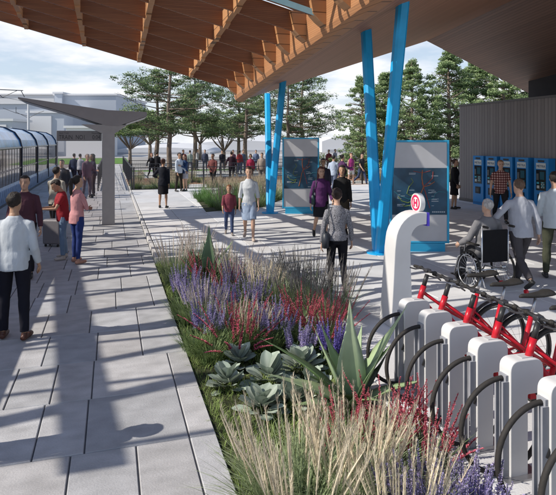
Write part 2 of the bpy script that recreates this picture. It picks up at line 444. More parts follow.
# big ground and the bands beyond the fence
g = MB().box((-400,-60,-1.2),(400,500,-.05)); tag(g.build('ground', mat('ground_grey', (.30,.29,.28), rough=.95, var=.12, vscale=.3)), kind='structure')
track = mat('ballast', (.19,.175,.165), rough=1, var=.35, vscale=25, bump=.8, bscale=60)
tag(MB().box((-9.5,-20,-.9),(-3.76,200,-.045)).build('track_bed', track), kind='structure')
mulch = mat('mulch', (.30,.17,.11), rough=1, var=.3, vscale=6, bump=.8, bscale=40)
lawn = mat('lawn', (.09,.20,.03), rough=1, var=.3, vscale=2, bump=.5)
def sheet(name, m, a, b, z): return tag(MB().box((a[0],a[1],-.1),(b[0],b[1],z)).build(name, m), kind='structure')
sheet('gravel_bed', mulch, (EDGE+.1,31.2), (30,37), -.02)
sheet('path', conc_p := mat('path_concrete', (.46,.46,.45), rough=.85, var=.08), (EDGE+.1,28.9), (30,31.19), -.015)
sheet('gravel_bed', mulch, (8.5,FEN+.02), (30,28.88), -.021)
sheet('planting_bed', soil, (EDGE+.1,FEN+.02), (8.48,28.88), -.018)
sheet('path', conc_p, (EDGE+.1,37.02), (40,45), -.016)
sheet('lawn', lawn, (-60,62), (2,82), -.012)
sheet('lawn', lawn, (EDGE+.1,45.02), (60,47), -.012)
sheet('road', mat('road_asphalt', (.42,.42,.42), rough=.95, var=.1), (-90,84), (90,100), -.01)
# ------------------------------------------------------------------ planks material (timber)
def wood(name, base, dark, axis, planks=9, rough=.55):
    m, n, b = nt(name); N = n.nodes; L = n.links
    tc = N.new('ShaderNodeTexCoord'); sx = N.new('ShaderNodeSeparateXYZ'); L.new(tc.outputs['Object'], sx.inputs[0])
    mul = N.new('ShaderNodeMath'); mul.operation = 'MULTIPLY'; mul.inputs[1].default_value = planks; L.new(sx.outputs[axis], mul.inputs[0])
    fr = N.new('ShaderNodeMath'); fr.operation = 'FRACT'; L.new(mul.outputs[0], fr.inputs[0])
    fl = N.new('ShaderNodeMath'); fl.operation = 'FLOOR'; L.new(mul.outputs[0], fl.inputs[0])
    wn = N.new('ShaderNodeTexWhiteNoise'); wn.noise_dimensions = '1D'; L.new(fl.outputs[0], wn.inputs['W'])
    mp = N.new('ShaderNodeMapping'); s = [1.2,1.2,1.2]; s[axis] = 30; mp.inputs['Scale'].default_value = s
    L.new(tc.outputs['Object'], mp.inputs[0]); no = N.new('ShaderNodeTexNoise'); no.inputs['Scale'].default_value = 2.2; no.inputs['Detail'].default_value = 7
    L.new(mp.outputs[0], no.inputs['Vector'])
    ad = N.new('ShaderNodeMath'); ad.operation = 'MULTIPLY_ADD'; ad.inputs[1].default_value = .45; L.new(wn.outputs[0], ad.inputs[0])
    sc = N.new('ShaderNodeMath'); sc.operation = 'MULTIPLY'; sc.inputs[1].default_value = .9; L.new(no.outputs['Fac'], sc.inputs[0]); L.new(sc.outputs[0], ad.inputs[2])
    cr = N.new('ShaderNodeMixRGB'); cr.inputs[1].default_value = (*dark,1); cr.inputs[2].default_value = (*base,1); L.new(ad.outputs[0], cr.inputs[0])
    gt = N.new('ShaderNodeMath'); gt.operation = 'GREATER_THAN'; gt.inputs[1].default_value = .09; L.new(fr.outputs[0], gt.inputs[0])
    gm = N.new('ShaderNodeMapRange'); gm.inputs[3].default_value = .35; L.new(gt.outputs[0], gm.inputs[0])
    v = N.new('ShaderNodeVectorMath'); v.operation = 'SCALE'; L.new(cr.outputs[0], v.inputs[0]); L.new(gm.outputs[0], v.inputs['Scale'])
    L.new(v.outputs[0], b.inputs['Base Color']); b.inputs['Roughness'].default_value = rough
    bp = N.new('ShaderNodeBump'); bp.inputs['Strength'].default_value = .5; bp.inputs['Distance'].default_value = .01; L.new(gm.outputs[0], bp.inputs['Height']); L.new(bp.outputs[0], b.inputs['Normal'])
    return m
fin_w = wood('timber_fin', (.29,.115,.045), (.16,.058,.024), 2, 24)
rib_w = wood('timber_rib', (.56,.29,.13), (.40,.19,.08), 2, 4)
beam_w = wood('timber_beam', (.46,.225,.10), (.38,.175,.078), 2, 22)
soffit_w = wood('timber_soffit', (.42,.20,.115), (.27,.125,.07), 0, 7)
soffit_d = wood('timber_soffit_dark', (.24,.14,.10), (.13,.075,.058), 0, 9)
# ------------------------------------------------------------------ the timber roof
BX = 4.33; U0 = 19.1; ZL0 = 4.15; SLV = .262; SLU = .085
def zl(x, y): return ZL0 + SLV*(BX-x) + SLU*(U0-y)
roof = empty('timber_canopy', (BX,U0,0), 0, 'large folded timber roof with open brown louvres and plank soffit on blue struts', 'canopy')
off = V((-BX,-U0,0))
def ob(mb, name, m, parent, loc, **k):
    mb.v = [(x-loc[0], y-loc[1], z-loc[2]) for x, y, z in mb.v]
    return mb.build(name, m, parent, **k)
XL = -19.0; YB = 4.4
ys = []; y = U0
while y > YB: ys.append(y); y -= 1.2
FD = .46
for i, y in enumerate(ys):
    mb = MB(); t = .035
    x0, x1 = XL, BX-.1
    lo = [(x0, zl(x0,y)), (x1, zl(x1,y)), (x1, zl(x1,y)+FD), (x0, zl(x0,y)+FD)]
    mb.prism(lo, 'y', y-t, y+t); ob(mb, 'fin', fin_w, roof, (BX,U0,0))
xs = [BX-1.72*k for k in range(1, 5)] + [-6.4, -11.8, -15.2]  # last three lie out of view, placed for their shadow bands on the paving
RD = lambda x: .40 if x > -6 else (.34 if -12 < x < -11 else .20)
for x in xs:
    mb = MB(); t = .065
    y0, y1 = YB, U0-.06
    mb.prism([(y0, zl(x,y0)+.03), (y1, zl(x,y1)+.03), (y1, zl(x,y1)+RD(x)), (y0, zl(x,y0)+RD(x))], 'x', x-t, x+t)
    # stepped gussets under the rib between fins
    for y in (ys[:-1] if x > -9 else []):
        z0 = zl(x, y)
        mb.prism([(y-.04, z0-.035), (y-.04, z0+.1), (y-.40, z0+.13), (y-.36, z0+.02)], 'x', x-t*.9, x+t*.9)
    ob(mb, 'rib', rib_w, roof, (BX,U0,0))
# unseen purlins added over the louvres to throw thin slanting stripes on the paving
def shadow_purlin(xa, ya, k, x0, x1, w_):
    mb = MB(); P = []
    for x in (x0, x1):
        y = ya + k*(x-xa); z = zl(x, y)+FD+.01
        P.append([V((x,y-w_,z)), V((x,y+w_,z)), V((x,y+w_,z+.10)), V((x,y-w_,z+.10))])
    mb.loft(P); ob(mb, 'shadow_purlin', rib_w, roof, (BX,U0,0))
for i in range(15): shadow_purlin(-7, YB+2+i*.92, .16, -19, min(BX-.2, -7+(U0-.3-(YB+2+i*.92))/.16), .06+.04*((i*7) % 3 == 0))
for i in range(4): shadow_purlin(-7, YB+5+i*1.8, -.45, -16, 3.6, .05)
# opaque glazing strip by the beam, painted pale blue as sky showing through
gy = None
d = ray(298, 9.5); tt_ = (ZL0+SLV*BX+SLU*U0-CH-.0)/(d.z+SLV*d.x+SLU*d.y); q_ = d*tt_; print('glaze', q_)
mb = MB(); xa, xb, yy = q_.x-.95, q_.x+.75, q_.y
mb.loft([[V((x_,yy-.06,zl(x_,yy)-.02)),V((x_,yy-.03,zl(x_,yy)-.02)),V((x_,yy-.03,zl(x_,yy)+.10)),V((x_,yy-.06,zl(x_,yy)+.10))] for x_ in (xa,xb)])
ob(mb, 'glazing_strip', cm('glaze', (.45,.78,.85), rough=.2, var=.05), roof, (BX,U0,0))
# main beam with a rounded underside and curved brackets taking each fin
mb = MB()
def beam_sec(y):
    z = zl(BX, y); return [V((BX-.14,y,z+.55)), V((BX-.14,y,z-.16)), V((BX-.10,y,z-.27)), V((BX,y,z-.33)), V((BX+.16,y,z-.335)), V((BX+.30,y,z-.25)), V((BX+.34,y,z-.10)), V((BX+.34,y,z+.55))]
mb.loft([beam_sec(YB), beam_sec(U0+.25)]); ob(mb, 'beam', beam_w, roof, (BX,U0,0), smooth=False)
for y in ys:
    z = zl(BX, y); mb = MB()
    mb.prism([(BX-.141,z-.12),(BX-.141,z+.5),(BX-.50,z+.55),(BX-.42,z+.12),(BX-.28,z-.02)], 'y', y-.16, y+.14)
    ob(mb, 'bracket', rib_w, roof, (BX,U0,0))
# smooth soffit rising to the ridge, then falling to the building
SR = .335; RX = BX+.3+7.35; BX2 = BX+.3
def zs(x, y): return zl(BX, y)-.22 + SR*(x-BX2)
SF = .40; EX = 21.0
zr = lambda y: zs(RX, y)
mb = MB()
def slab(x0, z0f, x1, z1f, y0, y1, th):
    mb = MB(); P = []
    for y in (y0, y1): P.append([V((x0,y,z0f(y))), V((x1,y,z1f(y))), V((x1,y,z1f(y)+th)), V((x0,y,z0f(y)+th))])
    return mb.loft(P)
s1 = slab(BX2-.05, lambda y: zs(BX2-.05,y), RX, zr, YB, U0+.3, .22)
ob(s1, 'soffit', soffit_w, roof, (BX,U0,0))
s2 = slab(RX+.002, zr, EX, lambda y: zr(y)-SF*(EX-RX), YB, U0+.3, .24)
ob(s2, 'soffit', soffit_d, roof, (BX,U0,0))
# fascia along the back edge and a strip of glazing lying on the louvres
gl = nt('green_glass'); gl[2].inputs['Base Color'].default_value = (.25,.62,.66,1); gl[2].inputs['Roughness'].default_value = .15; gl[2].inputs['Transmission Weight'].default_value = .5
# ------------------------------------------------------------------ blue struts
def soff_hit(px, py):
    d = ray(px, py); 
    # z = zl(BX,y)-.22+SR*(x-BX2)
    # CH + d.z t = ZL0+SLU*(U0-d.y t)-.22+SR*(d.x t-BX2)
    t = (ZL0+SLU*U0-.22-SR*BX2-CH)/(d.z+SLU*d.y-SR*d.x); return V((d.x*t, d.y*t, CH+d.z*t))
for name, base, tl, tr, lab in (('near', (379,253), (366,31), (403,4), 'nearer pair of bright blue struts forming a narrow V beside the big route map'),
                           ('far', (270,213), (267.5,95), (283,82), 'farther pair of bright blue struts forming a V left of the distant route map')):
    b = gp(*base, PZ); a1 = soff_hit(*tl); a2 = soff_hit(*tr)
    print('strut', name, b, a1, a2)
    r = empty('roof_strut', b, 0, lab, 'roof column', 'blue struts under the timber roof')
    dx = (a2-a1); dx.z = 0; dx.normalize()
    for a, sgn in ((a1,-1),(a2,1)):
        p0 = dx*(sgn*.065)+V((0,0,.012)); p1 = a-b+V((0,0,.06)); mb = MB()
        t = (p1-p0)
        rings = []
        for q in (0, .02, .12, .5, .9, 1):
            c = p0+t*q; w_ = .085 if q < .02 else lerp(.088, .12, q); dd = .105
            rings.append([c+dx*(w_*u_)+dx.cross(V((0,0,1)))*(dd*v_) for u_, v_ in ((-1,-.6),(-.6,-1),(.6,-1),(1,-.6),(1,.6),(.6,1),(-.6,1),(-1,.6))])
        mb.loft(rings); mb.build('strut', cm('strut', (.010,.36,.72), rough=.38, var=.14, vscale=2.5, bump=.05), r)
    MB().cyl((0,0,0),(0,0,.03),.26,28).build('base_plate', cm('strut', (.010,.36,.72), rough=.38, var=.14, vscale=2.5, bump=.05), r)
# ------------------------------------------------------------------ building
wallm = wood('charred_cladding', (.27,.25,.24), (.165,.152,.15), 1, 6.5, .8)
c0 = gp(459.5, 200, PZ); WX = c0.x; WY = c0.y+.0
print('wall', WX, WY)
bl = empty('ticket_hall', (WX, WY, 0), 0, 'low ticket hall clad in dark grey vertical boards under the roof', 'building')
mb = MB(); H0 = 3.75
mb.box((0,-16,-.05),(.3,0,H0)); mb.box((.302,-.3,-.05),(9,0,H0-.01)); mb.build('wall', wallm, bl)
MB().box((-.03,-16,H0+.002),(.36,.03,H0+.07)).build('coping', paint((.10,.09,.085)), bl)
mb = MB()
uy = 0
mb.box((3.0,-20,H0-.2),(7,-.3,7.5)); mb.build('upper_wall', wood('upper_cladding', (.10,.09,.10), (.05,.045,.055), 0, 8, .8), bl)
MB().box((-.02,-16,-.04),(-.002,0,.2)).build('plinth', paint((.09,.085,.08)), bl)
# ------------------------------------------------------------------ ticket machines
tm_screen = mat('screen_dark', (.012,.016,.02), rough=.15, var=.1)
cyan = paint((.05,.42,.50)); cream = paint((.62,.66,.62)); dkb = paint((.008,.05,.14), .3)
mW, mH, mD = .60, 1.78, .27
m_top = paint((.014,.22,.54), .3)
def machine(y, label):
    r = empty('ticket_machine', (WX-.03, y, PZ-.005), 0, label, 'ticket machine', 'blue ticket machines along the hall wall')
    # front faces -x ; width along y
    MB().box((-mD,-mW/2,0),(0,mW/2,mH)).build('cabinet', m_top, r, bevel=.012)
    f = -mD-.003
    def pl(name, a, b, m, d=.006, dd=0): return MB().box((f-d-dd,a[0],a[1]),(f-dd,b[0],b[1])).build(name, m, r)
    pl('top_slot', (-.13,1.66),(.13,1.72), black)
    pl('header', (-.2,1.45),(.2,1.63), cream)
    text_obj('header_text', 'METRA', .112, (f-.009, .175, 1.495), (pi/2, 0, -pi/2), dkb, r, .001)
    pl('control_panel', (-.2,.78),(.2,1.42), tm_screen)
    pl('screen', (-.15,1.12),(.04,1.36), paint((.02,.10,.14), .15), .004, .007)
    pl('card_reader', (.075,1.1),(.165,1.3), paint((.09,.10,.10)), .02, .007)
    for k in range(4):
        for j in range(3): pl('button', (-.15+j*.05,.86+k*.05),(-.115+j*.05,.893+k*.05), cyan if (k+j) % 2 else cream, .006, .007)
    pl('coin_slot', (.07,.98),(.16,1.04), cyan, .01, .007); pl('label_plate', (.06,.84),(.16,.93), cream, .004, .007)
    pl('outlet', (-.13,.42),(.13,.66), black, .02); pl('outlet_flap', (-.08,.48),(.08,.60), paint((.05,.06,.07)), .006, .022)
    pl('foot_panel', (-.27,.04),(.27,.12), blue_d, .004)
    return r
names = ['far left ticket machine of the row, nearest the corner of the hall', 'second blue ticket machine from the hall corner', 'blue ticket machine directly behind the man in plaid',
         'blue ticket machine seen right above the grey-shirted walker', 'nearest ticket machine, rightmost of the row with its whole side showing']
for i, px in enumerate((478, 491, 506, 521.5, 541)):
    p = hit_x(px, 200, WX-.3); machine(p.y, names[i]); print('tm', p)
# ------------------------------------------------------------------ route map kiosks
def kiosk(px0, px1, pyb, label, w, h):
    b = gp((px0+px1)/2, pyb, PZ); r = empty('route_map', b, -YAW, label, 'map kiosk', 'blue framed route maps on the plaza')
    D = .13; fr = paint((.03,.36,.62), .3)
    mb = MB()
    mb.box((-w/2,-D/2,.17),(-w/2+.045,D/2,h)); mb.box((w/2-.045,-D/2,.17),(w/2,D/2,h)); mb.box((-w/2+.046,-D/2,h-.045),(w/2-.046,D/2,h)); mb.box((-w/2+.046,-D/2,.17),(w/2-.046,D/2,.215))
    mb.build('frame', fr, r, bevel=.01)
    MB().box((-w/2+.09,-D/2+.0,0),(w/2-.09,D/2,.168)).build('plinth', fr, r)
    steel = cm('kiosk_panel', (.50,.51,.54), rough=.35, var=.06, vscale=3)
    MB().box((-w/2+.046,-D/2+.02,.216),(w/2-.046,D/2-.02,h-.046)).build('panel', steel, r)
    z0, z1 = h*.33, h*.75; f = -D/2+.017
    mp = MB().box((-w/2+.047,f-.006,z0),(w/2-.047,f,z1)).build('map_sheet', mat('map_navy', (.02,.065,.115), rough=.25, var=.5, vscale=2.5), r)
    def line(pts, col, rad=.009):
        # pts in 0..1 of the sheet, y down
        P = [V((-w/2+.06+(w-.12)*a, f-.009, z1-.03-(z1-z0-.06)*c)) for a, c in pts]
        mb = MB().tube(P, rad, 6); mb.build('route_line', cm('ink', col, rough=.4, var=.02), mp)
    o_ = (.42,.13,.04); g_ = (.17,.24,.05); t_ = (.03,.20,.26); r_ = (.30,.05,.04)
    line([(.55,.02),(.54,.2),(.57,.4),(.52,.55),(.50,.7),(.44,.95)], o_); line([(.54,.3),(.6,.5),(.66,.75),(.69,.88)], r_, .008)
    line([(.75,.05),(.74,.2),(.66,.3),(.58,.38)], r_, .007); line([(.38,.04),(.55,.08),(.7,.03)], r_, .006)
    line([(.34,.2),(.38,.28),(.3,.4),(.26,.55),(.33,.6),(.4,.56)], g_, .007); line([(.1,.62),(.17,.72),(.28,.76),(.36,.72),(.32,.82),(.22,.84),(.17,.8)], g_, .008)
    line([(.02,.5),(.12,.6),(.3,.68),(.5,.62)], t_, .006); line([(.98,.52),(.86,.5),(.78,.56),(.76,.66),(.62,.7)], t_, .006); line([(.57,.4),(.68,.36),(.78,.28)], o_, .006)
    rr = random.Random(3); lt = cm('ink', (.35,.42,.48), rough=.4, var=.02)
    for k in range(26):
        a = rr.choice((.08,.08,.66,.72,.3)); c = rr.uniform(.08,.92); L_ = rr.uniform(.04,.13)
        x = -w/2+.06+(w-.12)*a; z = z1-.03-(z1-z0-.06)*c; MB().box((x,f-.009,z),(x+L_*(w),f-.006,z+.010)).build('text_line', lt, mp)
    x = w/2-.36; 
    for k in range(7): MB().box((x+k*.04,f-.009,z0+.045),(x+.03+k*.04,f-.0065,z0+.072)).build('letter', lt, mp)
    return r
kiosk(391.5, 446.5, 251, 'big blue framed route map standing right of the nearer blue struts', 1.24, 2.33)
kiosk(283, 318.5, 213.5, 'distant blue framed route map standing between the struts and the two women', 1.17, 2.42)
# ------------------------------------------------------------------ platform shelter with train display
scol = paint((.36,.345,.345), .6); sfas = cm('shelter', (.27,.255,.26), rough=.6, var=.08, vscale=2, bump=.1)
cb = gp(109, 224); SY = cb.y
sh = empty('platform_shelter', (cb.x, SY, 0), 0, 'grey concrete butterfly shelter with departure sign on the platform', 'shelter')
MB().box((-.19,-.2,0),(.16,.2,3.0)).build('post', scol, sh, bevel=.015)
def sp(px, py): q = hit_y(px, py, SY-.25); return V((q.x-cb.x, q.z))
T1, T2, Cx, Rx = sp(18,97), sp(18.5,99.5), sp(107,110), sp(147,112)
dpt = 2.6
def shp(front):
    y = -.25 if front else dpt-.25
    return y
mb = MB()
top = [(T1.x,T1.y),(Cx.x,Cx.y+.0),(Rx.x,Rx.y)]
fr = [(T1.x,T1.y-.05),(sp(60,111).x, sp(60,111).y),(sp(106,125.5).x, sp(106,125.5).y),(sp(118,126).x, sp(118,126).y),(Rx.x, Rx.y-.12)]
front = [V((a,-.25,b)) for a, b in top+fr[::-1]]
back = [V((a,-.25+dpt,b+.02)) for a, b in top+fr[::-1]]
mb.loft([front, back]); mb.build('roof', sfas, sh)
perf = mat('perforated_metal', (.55,.55,.57), rough=.5, var=.3, vscale=60)
mb = MB(); zz = []
pts = fr
for (a, b) in pts: zz.append((a, b))
under = []
for y_, dz in ((-.20, .0), (dpt*.5, -.02), (dpt-.3, -.0)): under.append([V((a, y_, b-.012+dz)) for a, b in zz])
mb.loft(under, close=False); mb.build('underside', perf, sh)
mb = MB(); mb.loft([[V((x, y_, 2.62)) for x, y_ in ((-.19,-.2),(.16,-.2),(.16,.2),(-.19,.2))], [V((x, y_, z_)) for x, y_, z_ in ((-.75,-.24,fr[2][1]+.03),(.5,-.24,fr[3][1]+.03),(.5,1.2,fr[3][1]+.03),(-.75,1.2,fr[2][1]+.03))]])
mb.build('flare', scol, sh)
a = sp(56, 130.5); b = sp(107, 141)
MB().box((a.x,-.08,b.y),(-.2,.02,a.y)).build('sign_board', sb_ := cm('signboard', (.22,.21,.215), rough=.6, var=.05), sh, bevel=.006)
ink = paint((.03,.03,.035))
hgt = a.y-b.y
text_obj('sign_text', 'TRAIN', hgt*.60, (a.x+.06,-.082,b.y+.05), (pi/2,0,0), ink, sh, .001).scale.x = .72
text_obj('sign_text', 'NO1', hgt*.60, (a.x+.50,-.082,b.y+.05), (pi/2,0,0), ink, sh, .001).scale.x = .72
text_obj('sign_text', '0:04', hgt*.60, (-.24,-.082,b.y+.05), (pi/2,0,0), ink, sh, .001, 'RIGHT').scale.x = .72
text_obj('sign_text', 'Next Train', hgt*.2, (a.x+.06,-.082,a.y-.085), (pi/2,0,0), ink, sh, .001)
text_obj('sign_text', 'Departing', hgt*.2, (-.24,-.082,a.y-.085), (pi/2,0,0), ink, sh, .001, 'RIGHT')
gm, gn, gb = nt('screen_glass'); N = gn.nodes; L = gn.links
trn = N.new('ShaderNodeBsdfTransparent'); trn.inputs[0].default_value = (.90,.88,.88,1); glo = N.new('ShaderNodeBsdfGlossy'); glo.inputs['Roughness'].default_value = .1
ms = N.new('ShaderNodeMixShader'); ms.inputs[0].default_value = .05; L.new(trn.outputs[0], ms.inputs[1]); L.new(glo.outputs[0], ms.inputs[2]); L.new(ms.outputs[0], N['Material Output'].inputs[0])
MB().box((a.x+.03,-.04,.12),(-.2,-.03,b.y-.01)).build('glass_screen', gm, sh)
MB().box((a.x+.0,-.05,0.05),(a.x+.028,-.0,b.y-.01)).build('screen_post', metal((.25,.25,.27)), sh)
# ------------------------------------------------------------------ train
tx = -3.98
tr = empty('tram', (tx, 0, 0), 0, 'blue and white tram with tall curved windows waiting at the platform', 'tram')
Y0, Y1 = 5.2, 46.0
def sec(sc=0): return [(-.0,-.1),(0,.0),(.0,.55),(.0,2.05),(-.10,2.45),(-.32,2.80),(-.7,3.02),(-1.25,3.1),(-1.8,3.02),(-2.2,2.8),(-2.4,2.4),(-2.5,2.0),(-2.5,-.1)]
S = sec()
skirt_m = mat('tram_skirt', (.30,.42,.62), rough=.35, var=.35, vscale=4)
mb = MB(); mb.loft([[V((x,y,z)) for x, z in ((-.02,-.35),(.015,.02),(.015,.50),(-.03,.62),(-2.5,.62),(-2.5,-.35))] for y in (Y0,Y1)]); mb.build('skirt', skirt_m, tr)
# slanted pattern stripes on the skirt
mb = MB(); y = Y0+.2
while y < Y1-.4: mb.add([(.019,y,.05),(.019,y+.12,.05),(.019,y+.42,.46),(.019,y+.30,.46)], [(0,1,2,3)]); y += .42
mb.build('skirt_pattern', paint((.10,.17,.34)), tr)
win, wn_, wb = nt('tram_window'); wb.inputs['Base Color'].default_value = (.10,.09,.085,1); wb.inputs['Roughness'].default_value = .06; wb.inputs['Specular IOR Level'].default_value = 1.0; wb.inputs['Metallic'].default_value = .55
MB().loft([[V((x,y,z)) for x, z in ((-.01,.62),(0,.9),(0,2.05),(-.015,2.12),(-.2,2.1),(-.2,.62))] for y in (Y0,Y1)]).build('window_band', win, tr)
N = wn_.nodes; L = wn_.links; tc = N.new('ShaderNodeTexCoord'); mp = N.new('ShaderNodeMapping'); mp.inputs['Scale'].default_value = (1,2.2,.35); no = N.new('ShaderNodeTexNoise'); no.inputs['Scale'].default_value = 1.6; no.inputs['Detail'].default_value = 6
L.new(tc.outputs['Object'], mp.inputs[0]); L.new(mp.outputs[0], no.inputs[0]); cr = N.new('ShaderNodeValToRGB'); cr.color_ramp.elements[0].position = .35; cr.color_ramp.elements[0].color = (.11,.085,.075,1); cr.color_ramp.elements[1].position = .68; cr.color_ramp.elements[1].color = (.62,.50,.42,1); L.new(no.outputs['Fac'], cr.inputs[0]); L.new(cr.outputs[0], wb.inputs['Base Color'])
roofb = mat('tram_roof', (.10,.30,.62), rough=.16, var=.5, vscale=1.5, spec=.8)
MB().loft([[V((x,y,z)) for x, z in ((.004,2.13),(-.08,2.45),(-.30,2.78),(-.7,3.0),(-1.25,3.08),(-1.8,3.0),(-2.2,2.75),(-2.45,2.4),(-2.5,2.0),(-2.5,.62),(-2.3,.62),(-2.3,2.1))] for y in (Y0,Y1)]).build('roof', roofb, tr, smooth=False)
MB().box((-.001,Y0,2.085),(.022,Y1,2.15)).build('cant_rail', paint((.55,.54,.5)), tr)
y = 45.2
while y > Y0:
    mb = MB(); P = [V((a_+.012,y,b_)) for a_, b_ in ((.02,.05),(.02,.6),(.015,1.2),(.02,2.1),(-.07,2.47),(-.29,2.8),(-.7,3.02),(-1.25,3.1),(-1.9,3.0))]
    mb.tube(P, .075, 6, flat=.5, up=(0,1,0)); mb.build('window_pillar', paint((.02,.03,.06)), tr); y -= 5.7
for y in [Y0+.7*k for k in range(int((Y1-Y0)/.7))]:
    pass
mb = MB()
for k in range(int((Y1-Y0)/.69)): mb.box((.001,Y0+.3+k*.69,.62),(.012,Y0+.325+k*.69,2.08))
mb.build('mullions', paint((.13,.13,.14)), tr)
mb = MB(); mb.loft([[V((x,y,z)) for x, z in ((.012,1.16),(.012,1.22),(.004,1.22),(.004,1.16))] for y in (Y0,Y1)]); mb.build('waist_rail', paint((.45,.36,.33)), tr)
MB().loft([[V((x,y,z)) for x, z in ((.0,2.15),(-.09,2.5),(-.32,2.83),(-.72,3.06),(-1.25,3.14),(-1.25,2.9),(-.2,2.3))] for y in (20.6,21.7)]).build('roof_pod', paint((.02,.22,.62)), tr)
# ------------------------------------------------------------------ catenary mast
cp = pd(28.5, 131, 46)
mast = empty('catenary_mast', (cp.x, cp.y, 0), 0, 'slim pale mast carrying overhead tram wires above the tram', 'mast')
MB().tube([(0,0,0),(0,0,5.6)], [.13,.09], 12).build('pole', paint((.62,.64,.66)), mast)
def wire(pts, r, name='wire', par=mast, m=None):
    MB().tube([V(p) for p in pts], r, 6).build(name, m or paint((.05,.05,.055)), par)
q = lambda px, py, Y=46: pd(px, py, Y)-V((cp.x,cp.y,0))
wire([q(28.5,116),q(16,113),q(3,108)], .02, 'bracket_arm'); wire([q(28.5,118),q(38,113),q(44,111)], .02, 'bracket_arm'); wire([q(28.5,118),q(16,112)], .02, 'bracket_arm')
wire([q(16,113),q(16,107)], .02, 'insulator')
g2 = empty('overhead_wires', pd(20,90,24), 0, 'thin dark tram wires and pantograph bars crossing above the tram', 'overhead wire')
q2 = lambda px, py, Y=24: pd(px, py, Y)-V(g2.location)
wire([q2(-30,88),q2(0,89.5),q2(23,90.5)], .022, 'bar', g2); wire([q2(23,90.5),q2(21,90.5),q2(24.5,97)], .016, 'bar', g2)
wire([q2(2,97.5),q2(17,90.5)], .014, 'bar', g2); wire([q2(-4,92),q2(2,97),q2(4,97)], .018, 'bar', g2); wire([q2(-20,97.5),q2(6,97.6,26),q2(18,100,34),q2(30,103,50)], .012, 'wire', g2)
# ------------------------------------------------------------------ massing blocks far off
bw = mat('far_block', (.62,.63,.65), rough=.9, var=.03); bg = mat('far_block_shade', (.30,.34,.40), rough=.9, var=.03)
def block(px0, px1, pyt, Y, dep, label, m=bw, extra=()):
    a_ = pd(px0, pyt, Y); b_ = pd(px1, pyt, Y); w_ = (px1-px0)/F*Y; z_ = a_.z
    r = empty('distant_block', (a_.x, a_.y, 0), -YAW, label, 'building', 'pale blocks beyond the tracks')
    MB().box((0,0,-.2),(w_,dep,z_)).build('wall', m, r)
    MB().box((-.3,-.3,z_+.002),(w_+.3,dep+.3,z_+.35)).build('roof', bw, r)
    for (u0,u1,v0,v1,mm) in extra: MB().box((u0*w_,-.25,v0*z_),(u1*w_,-.01,v1*z_)).build('panel', mm, r)
    return r
hz = mat('far_shade', (.42,.46,.52), rough=.95, var=.03)
block(-60, 54, 104, 95, 30, 'wide blue-grey block behind the tram, left of the mast', hz, ((.50,.60,0,.55,bw),(.70,.8,.0,.5,bw)))
block(-60, 54, 95, 150, 30, 'pale upper block rising behind the blue-grey one', bw)
block(28, 64, 113, 92, 4, 'low block with bright wall beside the mast', hz, ((.05,.66,.45,.93,bw),))
block(55, 116, 95.5, 112, 25, 'blue-grey block with stepped roof above the shelter', hz, ((.30,.75,0,.55,bw),))
block(54.5, 62, 93.6, 111, 10, 'small stair tower on the stepped block', hz)
block(66, 102, 128, 84, 8, 'bright white low building seen under the departure sign', bw)
block(-40, 12, 121, 84, 6, 'low pale building behind the tram roof', hz, ((.3,.9,.1,.9,bw),))
# low white shell roofs beyond the trees
def shell(px0, px1, pyt, pyb, Y, dep, label, flat=False):
    a_ = pd(px0, pyb, Y); w_ = (px1-px0)/F*Y; z0 = a_.z; z1 = CH-(pyt-HOR)*Y/F
    r = empty('shell_roof_building', (a_.x, a_.y, 0), -YAW, label, 'building', 'white low roofed halls beyond the trees')
    rings = []
    for j in range(9):
        t = j/8; y_ = dep*t; hh = sin(pi*min(max(t,.0),1))*.5+.5 if not flat else (1 if j else .86)
        rings.append([V((w_*k/24, y_, z0+(z1-z0)*hh*(sin(pi*k/24)**.45 if not flat else min(1,.55+.45*sin(pi*k/24)**.3)))) for k in range(25)]+[V((w_,y_,-.2)),V((0,y_,-.2))])
    MB().loft(rings).build('roof', bw, r, smooth=False)
    MB().box((w_*.02,-.6,-.2),(w_*.98,-.1,z0*.8)).build('wall', cm('farw', (.38,.40,.44), rough=.9, var=.1, vscale=.4), r)
shell(322, 560, 133, 149, 120, 60, 'long white flat-topped hall behind the right hand trees', True)
shell(180, 300, 131, 150, 130, 50, 'white curved shell roof seen between the pines')
shell(110, 210, 143, 152, 105, 30, 'low white vaulted roof behind the left pines')
# ------------------------------------------------------------------ railings
def rail(P, Q, label, h=1.15, post=1.75, mesh=True, z=0.0):
    P = V(P); Q = V(Q); d = Q-P; Ln = d.length; r = empty('mesh_railing', (P.x,P.y,z), math.atan2(d.y,d.x), label, 'railing', 'black mesh railings at the crossing')
    n = max(1, round(Ln/post)); st = Ln/n; m = paint((.055,.055,.06), .5)
    for k in range(n+1): MB().box((k*st-.035,-.025,0),(k*st+.035,.025,h+.02)).build('post', m, r)
    MB().box((0,-.03,h-.035),(Ln,.03,h)).build('top_rail', m, r); MB().box((0,-.015,.1),(Ln,.015,.13)).build('bottom_rail', m, r)
    mb = MB(); t = .0035
    k = .09
    while k < Ln: mb.box((k-t,-t,.13),(k+t,t,h-.04)); k += .13
    zz = .24
    while zz < h-.1: mb.box((0,-t*.8,zz-t),(Ln,t*.8,zz+t)); zz += .13
    mb.build('mesh_panel', m, r)
rail((EDGE+.2,FEN,0),(9.3,FEN,0), 'front railing across the end of the plaza, behind the couple')
rail((EDGE+.12,FEN+.1,0),(EDGE+.12,48,0), 'long railing running away beside the platform edge')
rail((EDGE+.25,31.6,0),(16,31.6,0), 'second railing across the path behind the front one')
rail((EDGE+.3,37.3,0),(26,37.3,0), 'third railing along the far path under the pines')
